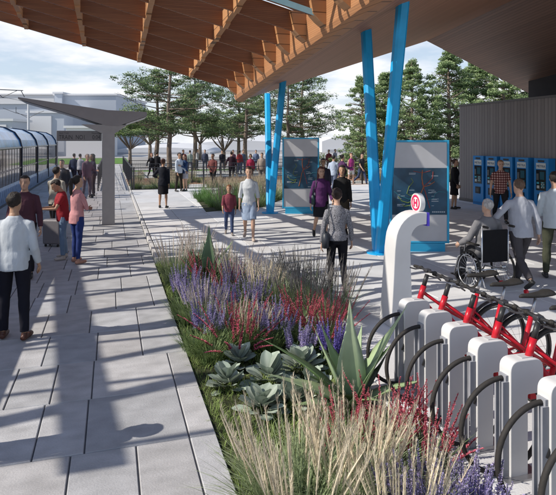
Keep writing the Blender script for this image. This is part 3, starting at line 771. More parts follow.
rail((9.5,FEN+1.2,0),(13.4,FEN+1.2,0), 'short railing behind the distant route map'); rail((-.6,28,0),(-.6,44,0), 'railing on the platform side of the track crossing')
rail((15.2,27.5,0),(21,27.5,0), 'railing in front of the shrubs right of the nearer struts')
# ------------------------------------------------------------------ bike docks and bikes
dw = mat('dock_shell', (.64,.64,.635), rough=.5, var=.09, vscale=1.6, bump=.04, bscale=300)
dside = mat('dock_channel', (.30,.31,.34), rough=.5, var=.08)
def rounded(poly, r, n=5):
    out = []
    for i, (p, rr) in enumerate(poly):
        a = V((*poly[i-1][0], 0)); b = V((*p, 0)); c = V((*poly[(i+1) % len(poly)][0], 0))
        if rr == 0: out.append(p); continue
        u = (a-b).normalized(); w = (c-b).normalized(); s = b+u*rr; e = b+w*rr
        for k in range(n+1):
            t = k/n; q = s*(1-t)**2 + b*(2*t*(1-t)) + e*t**2; out.append((q.x, q.y))
    return out
DH = .80
def make_dock():
    r = empty('bike_dock', (0,0,0)); hw = .06
    prof = rounded([((-.10,.0),0),((-.10,DH),.075),((.175,DH),.08),((.175,DH-.24),.03),((.045,DH-.24),.01),((.045,0),0)], 0, 6)
    MB().prism(prof, 'y', -hw, hw).build('housing', dw, r, bevel=.012)
    MB().box((-.122,-.038,.05),(-.1025,.038,DH-.10)).build('wheel_channel', dside, r)
    MB().box((-.150,-.045,0),(-.104,-.028,DH-.14)).build('channel_cheek', dside, r); MB().box((-.150,.028,0),(-.104,.045,DH-.14)).build('channel_cheek', dside, r)
    MB().box((.02,-.03,DH+.001),(.11,.03,DH+.005)).build('card_panel', paint((.50,.50,.51)), r)
    MB().box((-.17,-.11,0),(.13,.11,.014)).build('base_plate', metal((.35,.35,.37)), r)
    MB().box((.10,-.018,DH-.30),(.15,.018,DH-.242)).build('lock_latch', red, r)
    return r
# bike frame plane: x forward = -x (front wheel at x=-.08), rear wheel at x=+1.0
tyre_m = mat('tyre', (.028,.025,.023), rough=.75, var=.15, bump=.15)
def make_bike():
    r = empty('hire_bike', (0,0,0)); WR = .345
    def wheel(x):
        w_ = MB().torus((x,0,WR), (0,1,0), WR-.017, .017, 56, 8, flat=1.15).build('tyre', tyre_m, r, smooth=True)
        return w_
    wheel(-.12)
    rw = wheel(.98)
    MB().torus((.98,0,WR),(0,1,0),WR-.045,.008,48,6).build('rim', metal((.12,.12,.12)), rw, smooth=True)
    sp = MB()
    for k in range(18):
        t = 2*pi*k/18; sp.tube([(.98,0,WR),(.98+(WR-.05)*cos(t),0,WR+(WR-.05)*sin(t))], .0014, 4)
    sp.build('spokes', metal((.4,.4,.4)), rw); MB().cyl((.98,-.06,WR),(.98,.06,WR),.028).build('hub', metal((.1,.1,.1)), rw)
    hb = V((.10,0,.80)); ht = V((.165,0,.985)); bb = V((.60,0,.30)); st = V((.775,0,.90)); ra = V((.98,0,WR)); fa = V((-.12,0,WR))
    fr = MB(); tb = .019
    fr.tube([hb-(ht-hb)*.12, ht-(ht-hb)*.35], .027, 12)
    fr.tube([hb+V((.005,0,-.01)), lerp(hb,bb,.5)+V((0,0,-.02)), bb], .031, 12); fr.tube([lerp(hb,ht,.35), lerp(hb,bb,.5)+V((.09,0,.09)), lerp(bb,st,.35)], .016, 10)
    fr.tube([bb, st-V((.03,0,.1))], .022, 12); 
    for s in (1,-1):
        fr.tube([bb+V((0,s*.03,0)), ra+V((0,s*.06,0))], .012, 8); fr.tube([lerp(bb,st,.55)+V((0,s*.02,0)), ra+V((0,s*.06,0))], .010, 8)
    fr.build('frame', red, r, smooth=True)
    fk = MB()
    for s in (1,-1): fk.tube([hb+V((-.02,s*.03,-.05)), lerp(hb,fa,.5)+V((.01,s*.042,0)), fa+V((0,s*.045,0))], [.015,.013,.010], 8)
    fk.build('fork', paint((.03,.03,.032)), r, smooth=True)
    MB().tube([ht-(ht-hb)*.35, ht+V((.014,0,.04))], .021, 12).build('stem', paint((.03,.03,.032)), r, smooth=True)
    c = ht+V((.016,0,.05)); h = MB()
    h.tube([c+V((.05,-.31,.0)), c+V((.03,-.2,.015)), c+V((0,-.09,.03)), c+V((0,0,.02)), c+V((0,.09,.03)), c+V((.03,.2,.015)), c+V((.05,.31,0))], .012, 8)
    hb_o = h.build('handlebar', paint((.03,.03,.032)), r, smooth=True)
    for s in (1,-1):
        MB().tube([c+V((.05,s*.32,0)), c+V((.04,s*.24,.008)), c+V((.033,s*.205,.014))], [.015,.016,.014], 10).build('grip', black_r, hb_o)
        MB().tube([c+V((-.03,s*.27,.0)), c+V((-.012,s*.20,.0)), c+V((.015,s*.155,.015))], [.007,.008,.009], 7).build('brake_lever', grey_d, hb_o)
        MB().sphere(c+V((.005,s*.12,.03)), (.022,.026,.018), 10, 6).build('clamp', black_r, hb_o)
    MB().box(tuple(c+V((-.03,-.03,.01))), tuple(c+V((.03,.03,.045)))).build('display', paint((.04,.04,.045)), hb_o, bevel=.012)
    MB().tube([st-V((.03,0,.1)), st+V((.012,0,.05))], .013, 10).build('seat_post', alu, r, smooth=True)
    sd = MB(); c = st+V((.02,0,.075)); rg = []
    for x, w_, t_, dz in ((-.17,.008,.012,.000),(-.14,.022,.02,.004),(-.04,.035,.024,0),(.05,.06,.026,.004),(.11,.078,.028,.014),(.15,.07,.024,.016),(.165,.03,.012,.012)):
        rg.append([c+V((x, w_*cos(2*pi*k/14), dz+t_*sin(2*pi*k/14)*(1 if sin(2*pi*k/14) > 0 else .8))) for k in range(14)])
    sd.loft(rg).build('saddle', black_r, r, smooth=True)
    cs = MB(); cs.torus(bb+V((0,-.045,0)), (0,1,0), .085, .008, 28, 6); cs.cyl(bb+V((0,-.06,0)), bb+V((0,.06,0)), .02)
    cs.tube([bb+V((0,-.06,0)), bb+V((.06,-.065,-.15))], .010, 8); cs.tube([bb+V((0,.06,0)), bb+V((-.06,.065,.15))], .010, 8)
    cs.build('crank', grey_d, r)
    for s, dx, dz in ((-1,.06,-.15),(1,-.06,.15)): MB().box(tuple(bb+V((dx-.045,s*.115-.04,dz-.01))), tuple(bb+V((dx+.045,s*.115+.04,dz+.01)))).build('pedal', black_r, r)
    gd = MB(); P = []
    for k in range(13):
        t = R(20+k*11); P.append([V((.98+.375*cos(t), y_, WR+.375*sin(t))) for y_ in (-.03,.03)])
    gd.loft(P, close=False).build('mudguard', paint((.03,.03,.032)), r)
    MB().cyl((.975,-.05,.90),(1.0,-.05,.90),.02).build('reflector', red, r)
    return r
D1 = cam2w(1.345*.9625, 5.52*.9625); D6 = cam2w(1.865*.9625, 3.67*.9625)
dock0 = make_dock(); bike0 = make_bike()
ordn = ['farthest bike dock, next to the tall white pay post', 'second bike dock from the pay post', 'third bike dock from the pay post', 'fourth white bike dock, in the middle of the row', 'fifth white bike dock, second from the right frame edge', 'nearest bike dock in full view, cut by the right frame edge']
bo = ['red hire bike parked farthest, beside the white pay post', 'second red hire bike from the pay post', 'third red hire bike from the pay post', 'fourth red hire bike from the pay post', 'fifth red hire bike from the pay post', 'sixth red hire bike, mostly outside the right frame edge', 'nearest red hire bike, only its front wheel in the lower right corner']
for i in range(7):
    p = D1+(D6-D1)*(i/5); 
    if i < 7:
        d = dock0 if i == 0 else copy_tree(dock0); d.location = (p.x-.03, p.y, PZ)
        tag(d, ordn[i] if i < 6 else 'white bike dock in the lower right corner holding the nearest wheel', 'bike dock', 'white docks of the bike station')
    b = bike0 if i == 0 else copy_tree(bike0); b.location = (p.x-.03, p.y, PZ); b.rotation_euler = (0,0,R((0,1,-1,.6,-.4,.8,0)[i]))
    tag(b, bo[i], 'bicycle', 'red hire bikes in the docks')
# ------------------------------------------------------------------ pay post
p = gp(396, 323, PZ); print('pay', p)
ps = empty('pay_post', (p.x, p.y, PZ), 0, 'tall white curved bike hire post with round red sign on top', 'pay post')
sc = p.y
hh = 1.62-PZ
def ring(c, tdir, w_, d_):
    n_ = V((-tdir.z,0,tdir.x)); return [c+n_*(w_*a_)+V((0,d_*b_,0)) for a_, b_ in ((-1,-1),(1,-1),(1,1),(-1,1))]
mb = MB(); rg = []
rg.append(ring(V((0,0,0)), V((0,0,1)), .155, .155)); rg.append(ring(V((.008,0,.5)), V((.02,0,1)), .130, .15)); rg.append(ring(V((.018,0,.95)), V((.03,0,1)), .110, .14))
cx, cz, RR = .29, 1.06, .26
for k in range(9):
    t = R(178-k*10.6*1.0); c = V((cx+RR*cos(t)*1.0, 0, cz+RR*sin(t)*1.05)); rg.append(ring(c, V((sin(t),0,-cos(t)*1.1)).normalized(), .108-.0035*k, .138))
rg.append(ring(V((.365,0,cz+RR*1.05-.004)), V((1,0,-.04)).normalized(), .075, .135))
mb.loft(rg).build('housing', dw, ps, bevel=.012)
zt = cz+RR*1.05
MB().box((.367,-.136,zt-.10),(.40,.136,zt+.07)).build('end_panel', paint((.09,.06,.62), .3), ps)
ds = empty('x', (0,0,0)); bpy.data.objects.remove(ds)
cS = V((.315,0,zt+.185))
disk = MB().cyl(cS+V((-.035,0,0)), cS+V((.035,0,0)), .125, 40).build('sign_disc', white, ps, bevel=.008)
disk.scale = (1,1,1)
rd = paint((.62,.02,.10))
mb = MB().torus(cS+V((-.037,0,0)), (1,0,0), .088, .014, 36, 6, flat=.3); mb.build('sign_ring', rd, disk)
mb = MB(); x = cS.x-.040
mb.box((x,-.045,cS.z-.05),(x+.004,-.020,cS.z+.05)); mb.box((x,.020,cS.z-.05),(x+.004,.045,cS.z+.05)); mb.box((x,-.0195,cS.z-.012),(x+.004,.0195,cS.z+.012))
mb.build('sign_emblem', rd, disk)
disk.location = (0,0,0)
# ------------------------------------------------------------------ the people
NV = .011; MV = .014; FV = .024
P = person
p_near = P('man seen from behind at the left edge in light grey sweater and black trousers', 14, 339, 0, face=185, h=1.78, top=(.50,.54,.58), bottom=(.012,.012,.02), hair='short', voxel=NV, skin='tan', armL=(6,14,30,8), armR=(-4,12,34,6), lean=1, shoe=(.08,.03,.02), topname='sweater')
P('man facing us in a dark maroon pullover behind the near man', 25, 277, 0, face=14, h=1.80, top=(.085,.035,.05), bottom=(.015,.015,.02), hair='short', skin='light', voxel=NV, armL=(0,12,14,0), topname='pullover', pose='walk', swing=10)
P('man with his back turned in a beige shirt beside the suitcase', 56, 238, 0, face=165, h=1.76, top=(.34,.32,.28), bottom=(.05,.045,.04), sleeve='half', skin='tan', voxel=MV, armL=(20,10,50,0))
red_p = P('teenager in red shirt and jeans looking down at a phone', 63, 259, 0, face=-62, h=1.64, top=(.28,.025,.035), bottom=(.17,.25,.36), sleeve='short', skin='tan', nod=28, lean=5, voxel=NV, armL=(28,4,62,18), armR=(30,4,60,20), shoe=(.45,.40,.36), thin=.92, topname='t_shirt')
P('woman in pink shirt and blue trousers with a dark ponytail, arms folded', 77, 263, 0, face=142, h=1.72, sex='f', top=(.58,.28,.29), bottom=(.025,.045,.17), hair='ponytail', skin='light', voxel=NV, armL=(24,4,62,72), armR=(20,6,72,66), shoe=(.42,.22,.16), lean=1, topname='blouse', hemz=.80)
P('man in a dark navy suit walking along the platform towards us', 62, 211, 0, face=8, h=1.78, top=(.025,.035,.06), bottom=(.02,.03,.05), skin='light', voxel=.018, jacket='open', topname='jacket', pose='walk', swing=16)
P('man in dark blue walking far down the platform, left of two', 74, 184, 0, face=175, h=1.76, top=(.02,.035,.08), bottom=(.02,.02,.05), voxel=FV, pose='walk')
P('person in a pale top walking far down the platform, right of two', 80, 184, 0, face=170, h=1.74, top=(.45,.47,.52), bottom=(.02,.02,.04), voxel=FV, pose='walk')
P('capped person in pale purple standing behind the shelter glass', 87, 198, 0, face=60, h=1.86, top=(.16,.10,.14), bottom=(.14,.11,.14), skin='light', hair='short', haircol=(.25,.22,.2), voxel=.018, armL=(25,6,60,10))
P('person in dark clothes holding a red bag behind the shelter glass', 93, 196, 0, face=-50, h=1.84, top=(.03,.03,.06), bottom=(.05,.04,.05), skin='brown', hair='long', voxel=.018, armL=(25,6,70,10))
P('woman in a black skirt suit seen from behind on the plaza', 163, 208, PZ, face=176, h=1.70, sex='f', top=(.012,.014,.022), bottom=(.01,.01,.014), legs='skirt', hair='bun', haircol=(.08,.03,.02), skin='tan', voxel=MV, jacket=True, topname='jacket', armL=(0,40,70,30), armR=(-4,8,10,0), pose='stand')
P('man in a light blue shirt and dark trousers talking by the railing', 179, 191.5, PZ, face=60, h=1.78, top=(.52,.58,.66), bottom=(.03,.025,.02), voxel=.017, skin='tan', armL=(10,6,30,0))
P('woman in a blue top and pale skirt facing the man in light blue', 185, 191, PZ, face=-40, h=1.70, sex='f', top=(.03,.06,.14), bottom=(.42,.42,.46), legs='shortskirt', hair='long', haircol=(.14,.03,.02), voxel=.017, armL=(30,6,80,10))
P('woman in black behind the railing left of the black suit, left of a pair', 151.5, 179, 0, face=30, h=1.68, sex='f', top=(.012,.012,.016), bottom=(.012,.012,.016), hair='bob', haircol=(.2,.05,.02), voxel=.02, armR=(-10,25,20,0), pose='walk')
P('person in black behind the railing left of the black suit, right of a pair', 157, 178, 0, face=160, h=1.72, top=(.012,.012,.016), bottom=(.02,.02,.025), voxel=.02)
P('man in a brown-red shirt and black trousers walking behind the railing', 213, 188.5, 0, face=-20, h=1.80, top=(.16,.055,.05), bottom=(.012,.012,.014), voxel=.017, skin='brown', armL=(10,8,30,14), armR=(20,8,60,40), pose='walk', swing=20)
P('man in dark clothes seen from behind on the path beyond the railing', 231.5, 181, 0, face=178, h=1.78, top=(.03,.012,.02), bottom=(.012,.012,.014), voxel=.02, pose='walk', swing=12, armL=(0,26,40,0))
for px, py, fc, tp, bt, lb, sk in ((183,172,60,(.03,.03,.04),(.05,.05,.08),'distant person in black left of the person in pale green','brown'), (190,172,200,(.30,.36,.32),(.10,.10,.14),'distant person in pale green beyond the second railing','light'), (205,172,0,(.05,.06,.10),(.05,.06,.09),'distant person in navy standing under the round tree','light'),
        (233,173,30,(.22,.10,.14),(.10,.08,.12),'distant person in dusty pink left of the one in red','light'), (239.5,174,150,(.35,.05,.05),(.12,.13,.20),'distant man in a red shirt beyond the path','tan'), (243,173,40,(.10,.13,.20),(.10,.12,.2),'distant person in slate blue right of the one in red','light'), (256,171,0,(.14,.19,.32),(.06,.06,.09),'distant person in light blue near the roof strut','light'),
        (274,170,0,(.20,.05,.06),(.1,.1,.14),'distant person in dark red right of the far struts','tan'), (335,170,40,(.3,.3,.33),(.1,.1,.14),'distant person in grey right of the distant route map','light'), (197,170,90,(.4,.4,.42),(.08,.08,.1),'distant person in pale grey between the railings','light'), (222,172,20,(.02,.02,.03),(.05,.05,.06),'distant person in black between the brown shirted man and the dark one','tan'), (268,171,60,(.30,.26,.22),(.06,.06,.08),'distant person in tan just left of the far struts','light'),
        (329,172,-30,(.16,.03,.04),(.04,.04,.06),'distant person in dark red beside the distant route map','light'), (355,173,80,(.5,.5,.52),(.1,.1,.14),'distant person in white behind the magenta top','tan')):
    P(lb, px, py, 0, face=fc, h=1.74, top=tp, bottom=bt, voxel=.028, skin=sk, pose='walk' if px % 2 < 1 else 'stand')
P('woman in a crimson checked top standing behind the railing', 250.5, 184, 0, face=10, h=1.68, sex='f', top=(.36,.03,.07), bottom=(.03,.02,.03), hair='bob', voxel=.02, skin='brown')
P('person in beige standing behind the railing beside the far struts', 262, 185, 0, face=0, h=1.76, top=(.30,.24,.20), bottom=(.20,.17,.15), voxel=.02, skin='tan')
P('woman in a light grey top and blue skirt walking towards us with a child', 249, 240, PZ, face=2, h=1.72, sex='f', top=(.50,.53,.56), bottom=(.26,.33,.45), legs='skirt', sleeve='half', hair='bun', haircol=(.09,.045,.02), skin='light', voxel=NV, pose='walk', swing=14, shoe=(.45,.36,.30), armL=(4,10,10,0), armR=(-4,10,10,0))
P('small child in a maroon shirt and jeans walking beside the woman', 229, 235, PZ, face=5, h=1.22, top=(.20,.05,.07), bottom=(.06,.085,.17), sleeve='half', hair='short', haircol=(.20,.08,.03), skin='tan', voxel=MV, pose='walk', swing=10, shoe=(.25,.22,.2))
pj = P('woman in a purple jacket and black skirt walking with the one in black', 321, 239, PZ, face=8, h=1.72, sex='f', top=(.085,.025,.10), bottom=(.012,.012,.016), legs='dress', hair='long', haircol=(.10,.03,.02), voxel=MV, skin='light', jacket=True, topname='jacket', pose='walk', swing=14, armL=(6,14,50,8), armR=(-4,14,10,0))
P('woman in a black knee length dress right of the purple jacket', 342, 237, PZ, face=-6, h=1.74, sex='f', top=(.016,.016,.017), bottom=(.05,.042,.03), legs='skirt', hair='bob', voxel=MV, skin='tan', pose='walk', swing=-12, sleeve='long', armL=(-4,8,10,0), armR=(4,8,14,0))
tweed = mat('tweed_cloth', (.20,.20,.22), rough=.95, var=.75, vscale=70, bump=.5, bscale=60)
tw = P('woman seen from behind in a speckled grey blouse with a shoulder bag', 337, 294, PZ, face=180, h=1.60, sex='f', top=(.2,.2,.2), topmat=tweed, bottom=(.010,.010,.014), hair='bun', haircol=(.03,.018,.015), skin='light', voxel=NV, armL=(-6,14,10,0), armR=(-4,14,26,0), pose='walk', swing=9, lean=1, topname='blouse', hemz=.90)
P('man partly hidden behind the woman in purple, left of the group', 323, 213, PZ, face=0, h=1.76, top=(.03,.03,.05), bottom=(.02,.02,.03), voxel=.02, skin='tan')
P('man in a pale blue shirt walking away behind the two women', 333.5, 193, 0, face=150, h=1.80, top=(.36,.42,.52), bottom=(.10,.12,.18), voxel=.018, pose='walk', skin='light')
P('woman with dark bun in violet behind the two women', 342, 195, 0, face=120, h=1.80, sex='f', top=(.08,.03,.09), bottom=(.02,.02,.03), hair='bun', voxel=.018, skin='tan', armR=(40,10,60,10))
P('woman in a sleeveless magenta top and pale shorts by the shrubs', 351, 186, 0, face=20, h=1.76, sex='f', top=(.24,.03,.14), bottom=(.55,.52,.52), legs='shorts', sleeve='none', hair='bun', haircol=(.15,.06,.03), voxel=.018, skin='light')
P('man in a dark tee and blue jeans walking right of the magenta top', 361.5, 185, 0, face=40, h=1.78, top=(.03,.03,.035), bottom=(.05,.07,.14), sleeve='short', voxel=.018, skin='light', pose='walk', swing=24)
P('woman in a black dress suit standing at the hall corner', 454.5, 209, PZ, face=65, h=1.70, sex='f', top=(.012,.012,.014), bottom=(.010,.010,.012), legs='skirt', hair='bun', haircol=(.06,.03,.02), voxel=MV, skin='tan', jacket=True, topname='jacket', armL=(4,6,16,4))
P('person in dark clothes standing by the tram just outside the left frame edge', 0, 0, 0, at=V((-1.72, 4.74, 0)), face=170, h=1.76, top=(.1,.1,.12), bottom=(.03,.03,.04), voxel=.02)
# plaid shirt
pm, pn, pb_ = nt('plaid_cloth'); N = pn.nodes; L = pn.links; tc = N.new('ShaderNodeTexCoord'); sx = N.new('ShaderNodeSeparateXYZ'); L.new(tc.outputs['Object'], sx.inputs[0]); acc = None
for ax, sc_ in ((0,17),(2,15)):
    mu = N.new('ShaderNodeMath'); mu.operation = 'MULTIPLY'; mu.inputs[1].default_value = sc_; L.new(sx.outputs[ax], mu.inputs[0]); fr_ = N.new('ShaderNodeMath'); fr_.operation = 'FRACT'; L.new(mu.outputs[0], fr_.inputs[0]); gt_ = N.new('ShaderNodeMath'); gt_.operation = 'GREATER_THAN'; gt_.inputs[1].default_value = .52; L.new(fr_.outputs[0], gt_.inputs[0])
    if acc is None: acc = gt_
    else:
        ad_ = N.new('ShaderNodeMath'); ad_.operation = 'ADD'; L.new(acc.outputs[0], ad_.inputs[0]); L.new(gt_.outputs[0], ad_.inputs[1]); hv = N.new('ShaderNodeMath'); hv.operation = 'MULTIPLY'; hv.inputs[1].default_value = .5; L.new(ad_.outputs[0], hv.inputs[0]); acc = hv
cr = N.new('ShaderNodeValToRGB'); cr.color_ramp.interpolation = 'CONSTANT'; cr.color_ramp.elements[0].color = (.48,.36,.32,1); cr.color_ramp.elements[1].position = .9; cr.color_ramp.elements[1].color = (.05,.015,.015,1); e = cr.color_ramp.elements.new(.4); e.color = (.20,.05,.045,1); L.new(acc.outputs[0], cr.inputs[0]); L.new(cr.outputs[0], pb_.inputs['Base Color']); pb_.inputs['Roughness'].default_value = .9
P('man in a red and white plaid shirt walking past the ticket machines', 500.5, 222.5, PZ, face=-12, h=1.80, top=(.3,.1,.1), topmat=pm, bottom=(.02,.02,.024), sleeve='short', hair='crop', haircol=(.26,.16,.09), voxel=MV, skin='light', pose='walk', swing=18, armL=(4,12,10,0), armR=(-6,12,10,0))
P('man in a light grey sweater walking away with his hand on the wheelchair', 521, 287, PZ, face=186, h=1.76, top=(.36,.38,.43), bottom=(.065,.06,.065), hair='crop', haircol=(.12,.075,.05), voxel=NV, skin='light', pose='walk', swing=-24, armL=(12,40,14,-20), armR=(-16,16,22,0), lean=5, topname='sweater')
P('man at the right edge in a pale shirt and olive trousers', 555, 279, PZ, face=160, h=1.80, top=(.50,.56,.60), bottom=(.055,.06,.04), sleeve='half', voxel=NV, skin='light', armL=(6,10,16,0), armR=(-6,10,16,0))
wc = gp(486, 287, PZ)
P('older grey-haired man in a grey suit sitting in the wheelchair', 484, 290, 0, at=wc+V((0,0,0)), face=196, h=1.72, top=(.17,.17,.18), bottom=(.05,.05,.055), hair='crop', haircol=(.42,.41,.40), voxel=NV, skin='light', pose='sit', hipz=.58, armL=(20,18,40,0), armR=(12,24,46,4), jacket=True, topname='jacket', lean=-3)
# wheelchair
wr = empty('wheelchair', wc, R(-16.7+16), 'black wheelchair with spoked wheels pushed across the plaza', 'wheelchair')
def B(mb): return mb
chrome = metal((.6,.61,.63), .25)
for s in (1,-1):
    w_ = MB().torus((s*.31,.0,.30), (1,0,.06*s), .28, .018, 44, 8).build('wheel', black_r, wr, smooth=True)
    MB().torus((s*.345,.0,.30), (1,0,.06*s), .235, .008, 40, 6).build('hand_rim', chrome, w_, smooth=True)
    m_ = MB()
    for k in range(20): t = 2*pi*k/20; m_.tube([(s*.31,0,.30),(s*.31,.27*cos(t),.30+.27*sin(t))], .0022, 4)
    m_.build('spokes', chrome, w_); MB().cyl((s*.28,0,.30),(s*.35,0,.30),.03).build('hub', chrome, w_)
    cw_ = MB().torus((s*.22,.40,.10), (1,0,0), .07, .02, 24, 8).build('caster', black_r, wr, smooth=True)
    m_ = MB(); m_.tube([(s*.235,-.22,1.0),(s*.235,-.22,.45),(s*.235,-.18,.28)], .013, 8); m_.tube([(s*.235,-.22,.46),(s*.235,.30,.47),(s*.22,.42,.42),(s*.20,.56,.10)], .013, 8)
    m_.tube([(s*.235,-.2,.29),(s*.235,.34,.26),(s*.22,.40,.16)], .012, 8); m_.tube([(s*.235,-.20,.68),(s*.235,.2,.68),(s*.235,.24,.47)], .012, 8); m_.tube([(s*.235,-.22,1.0),(s*.235,-.34,1.0)], .013, 8); m_.tube([(s*.235,-.18,.28),(s*.235,-.30,.08)], .011, 8)
    m_.build('frame', chrome, wr, smooth=True)
    MB().tube([(s*.235,-.25,1.0),(s*.235,-.36,1.0)], .019, 10).build('push_handle', black_r, wr); MB().box((s*.26-.035,-.16,.685),(s*.26+.035,.18,.715)).build('armrest', black_r, wr, bevel=.01)
    MB().box((s*.13-.08,.50,.075),(s*.13+.08,.66,.09)).build('footplate', black_r, wr)
MB().box((-.225,-.235,.44),(.225,-.205,.94)).build('backrest', cloth((.010,.010,.012)), wr, bevel=.012)
MB().box((-.225,-.2,.44),(.225,.26,.485)).build('seat', cloth((.012,.012,.014)), wr, bevel=.015)
MB().tube([(-.225,-.1,.30),(.225,-.1,.30)], .012, 8).build('axle', chrome, wr)
# things people hold
s0 = gp(54, 246); sc_ = empty('suitcase', s0, R(-26), 'grey hard-shell wheeled suitcase standing between the platform group', 'suitcase')
MB().box((-.22,-.13,.05),(.22,.13,.62)).build('shell', mat('suitcase_shell', (.20,.19,.20), rough=.4, var=.1, stretch=(14,1,1), bump=.2), sc_, bevel=.05)
for x in (-.15,.15):
    for y in (-.09,.09): MB().cyl((x-.015,y,.028),(x+.015,y,.028),.028,14).build('wheel', black_r, sc_)
MB().tube([(-.09,.08,.6),(-.09,.08,.98),(.09,.08,.98),(.09,.08,.6)], .011, 8).build('handle', grey_d, sc_); MB().box((-.224,-.005,.10),(.224,.005,.60)).build('zip', black, sc_)
hl = red_p['w'](red_p['A'][1][2]+red_p['A'][1][3]*.09); hr_ = red_p['w'](red_p['A'][-1][2]+red_p['A'][-1][3]*.09); mid = (hl+hr_)/2+V((0,0,.015))
ph = empty('phone', mid, R(-16.7-62), 'black phone held by the teenager in red', 'phone'); MB().box((-.038,-.08,-.005),(.038,.07,.005)).build('casing', black, ph, bevel=.003); MB().box((-.033,-.072,.0055),(.033,.062,.007)).build('screen', paint((.1,.14,.2), .1), ph)
def bag(inf, sd, label, z0, col, w=.15, strap=True):
    s_ = inf['s']; p0 = inf['up']((sd*(.20), .045, z0)); c_ = inf['w'](p0); rz = inf['root'].rotation_euler.z
    b_ = empty('handbag', c_, rz, label, 'handbag'); m_ = MB(); m_.loft([[V((a*k_*.055, bb_*k_*w, z_)) for a, bb_ in ((-1,-.6),(-.5,-1),(.5,-1),(1,-.6),(1,.6),(.5,1),(-.5,1),(-1,.6))] for z_, k_ in ((-.13,.7),(-.11,.95),(0,1),(.08,.85),(.11,.55))])
    m_.build('pouch', cm('leather', col, rough=.45, var=.15), b_, smooth=True)
    sh_ = inf['w'](inf['up']((sd*.14,.0,1.475)))-c_; M_ = Matrix.Rotation(-rz,3,'Z'); sh_ = M_ @ sh_
    MB().tube([(0,-.10,.08),(0,-.10,.25),sh_+V((0,-.09,-.18)),sh_+V((0,-.06,.0)),sh_+V((0,.05,.015)),sh_+V((0,.10,-.14)),(0,.09,.3),(0,.09,.08)], .009, 6).build('strap', cm('leather', col, rough=.45, var=.15), b_, smooth=True)
bag(tw, 1, 'dark shoulder bag hanging at the left side of the woman in speckled grey', .93, (.03,.035,.045)); bag(pj, -1, 'dark green shoulder bag carried by the woman in the purple jacket', .98, (.02,.05,.05), .12)
# ------------------------------------------------------------------ vegetation
def leafmat(name, rough=.6, tr=.25, var=.2):
    return mat(name, None, rough=rough, var=var, vscale=6, attr='Col', trans=tr)
LM = leafmat('blade_leaf'); PM = leafmat('plume', .9, .3, .1); FM = leafmat('petal', .8, .3, .2); SM = leafmat('succulent', .45, .08, .12); WM = leafmat('woolly_leaf', .9, .12, .12)
def blade(mb, base, az, ln, w, lean, curve, n=4, col=(.1,.2,.05), tip=None, fold=0):
    p = V(base); a = lean; d0 = V((cos(az), sin(az), 0)); side = V((-sin(az), cos(az), 0)); vs = []; cs = []
    for i in range(n+1):
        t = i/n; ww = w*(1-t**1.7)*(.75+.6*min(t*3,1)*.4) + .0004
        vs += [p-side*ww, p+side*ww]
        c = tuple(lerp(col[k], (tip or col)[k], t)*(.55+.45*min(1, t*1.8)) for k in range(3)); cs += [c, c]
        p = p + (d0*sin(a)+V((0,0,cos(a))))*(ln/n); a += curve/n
    o = len(mb.v); mb.v += [tuple(v) for v in vs]; mb.c += cs
    for i in range(n): mb.f.append((o+2*i, o+2*i+1, o+2*i+3, o+2*i+2))
    return p
def stalk_path(base, az, ln, lean, curve, n):
    p = V(base); a = lean; d0 = V((cos(az), sin(az), 0)); P = [p.copy()]
    for i in range(n): p = p + (d0*sin(a)+V((0,0,cos(a))))*(ln/n); a += curve/n; P.append(p.copy())
    return P
def grass(name, label, px, py, h, spread, nl, npl, r, leafc, tipc, plumec, plume=.3, prad=.011, group=None, cat='grass plant', at=None, pl_lean=.35, hairs=12):
    b = at if at is not None else gp(px, py, -.02); root = empty(name, b, r.uniform(0,6), label, cat, group); f = MB()
    for i in range(nl):
        az = r.uniform(0,2*pi); q = spread*.35*math.sqrt(r.random()); k = r.uniform(.75,1.25)
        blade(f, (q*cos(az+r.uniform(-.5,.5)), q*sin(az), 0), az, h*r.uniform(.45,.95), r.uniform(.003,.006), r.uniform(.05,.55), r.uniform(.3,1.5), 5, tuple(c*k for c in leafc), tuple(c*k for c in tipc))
    f.build('foliage', LM, root, colors=True, norm=False)
    if npl:
        m = MB(); 
        for i in range(npl):
            az = r.uniform(0,2*pi); q = spread*.4*math.sqrt(r.random()); P = stalk_path((q*cos(az), q*sin(az), 0), az, h*r.uniform(.85,1.15), r.uniform(.02,pl_lean), r.uniform(0,.25), 8)
            k = r.uniform(.7,1.2); c = tuple(c_*k for c_ in plumec); n0 = 4 if r.random() < .5 else 5; 
            m.tube(P[:n0+1], .0018, 3, col=(.20,.24,.12), cap=False)
            m.tube(P[n0:], [prad*.2]+[prad*.46*(1-abs(2*(j/(8-n0))-.7)*.55) for j in range(1, 8-n0)]+[.001], 5, col=c, cap=False)
            for j in range(n0, 8):
                for e in range(hairs):
                    q0 = lerp(P[j], P[min(j+1,8)], r.random()); a2 = r.uniform(0,6.28); g_ = r.uniform(.7,1.15)
                    blade(m, q0, a2, r.uniform(.022,.045)*(prad/.011), .0014, r.uniform(.15,.5), 0, 1, tuple(x*g_ for x in c))
        m.build('plumes', PM, root, colors=True, norm=False)
    return root
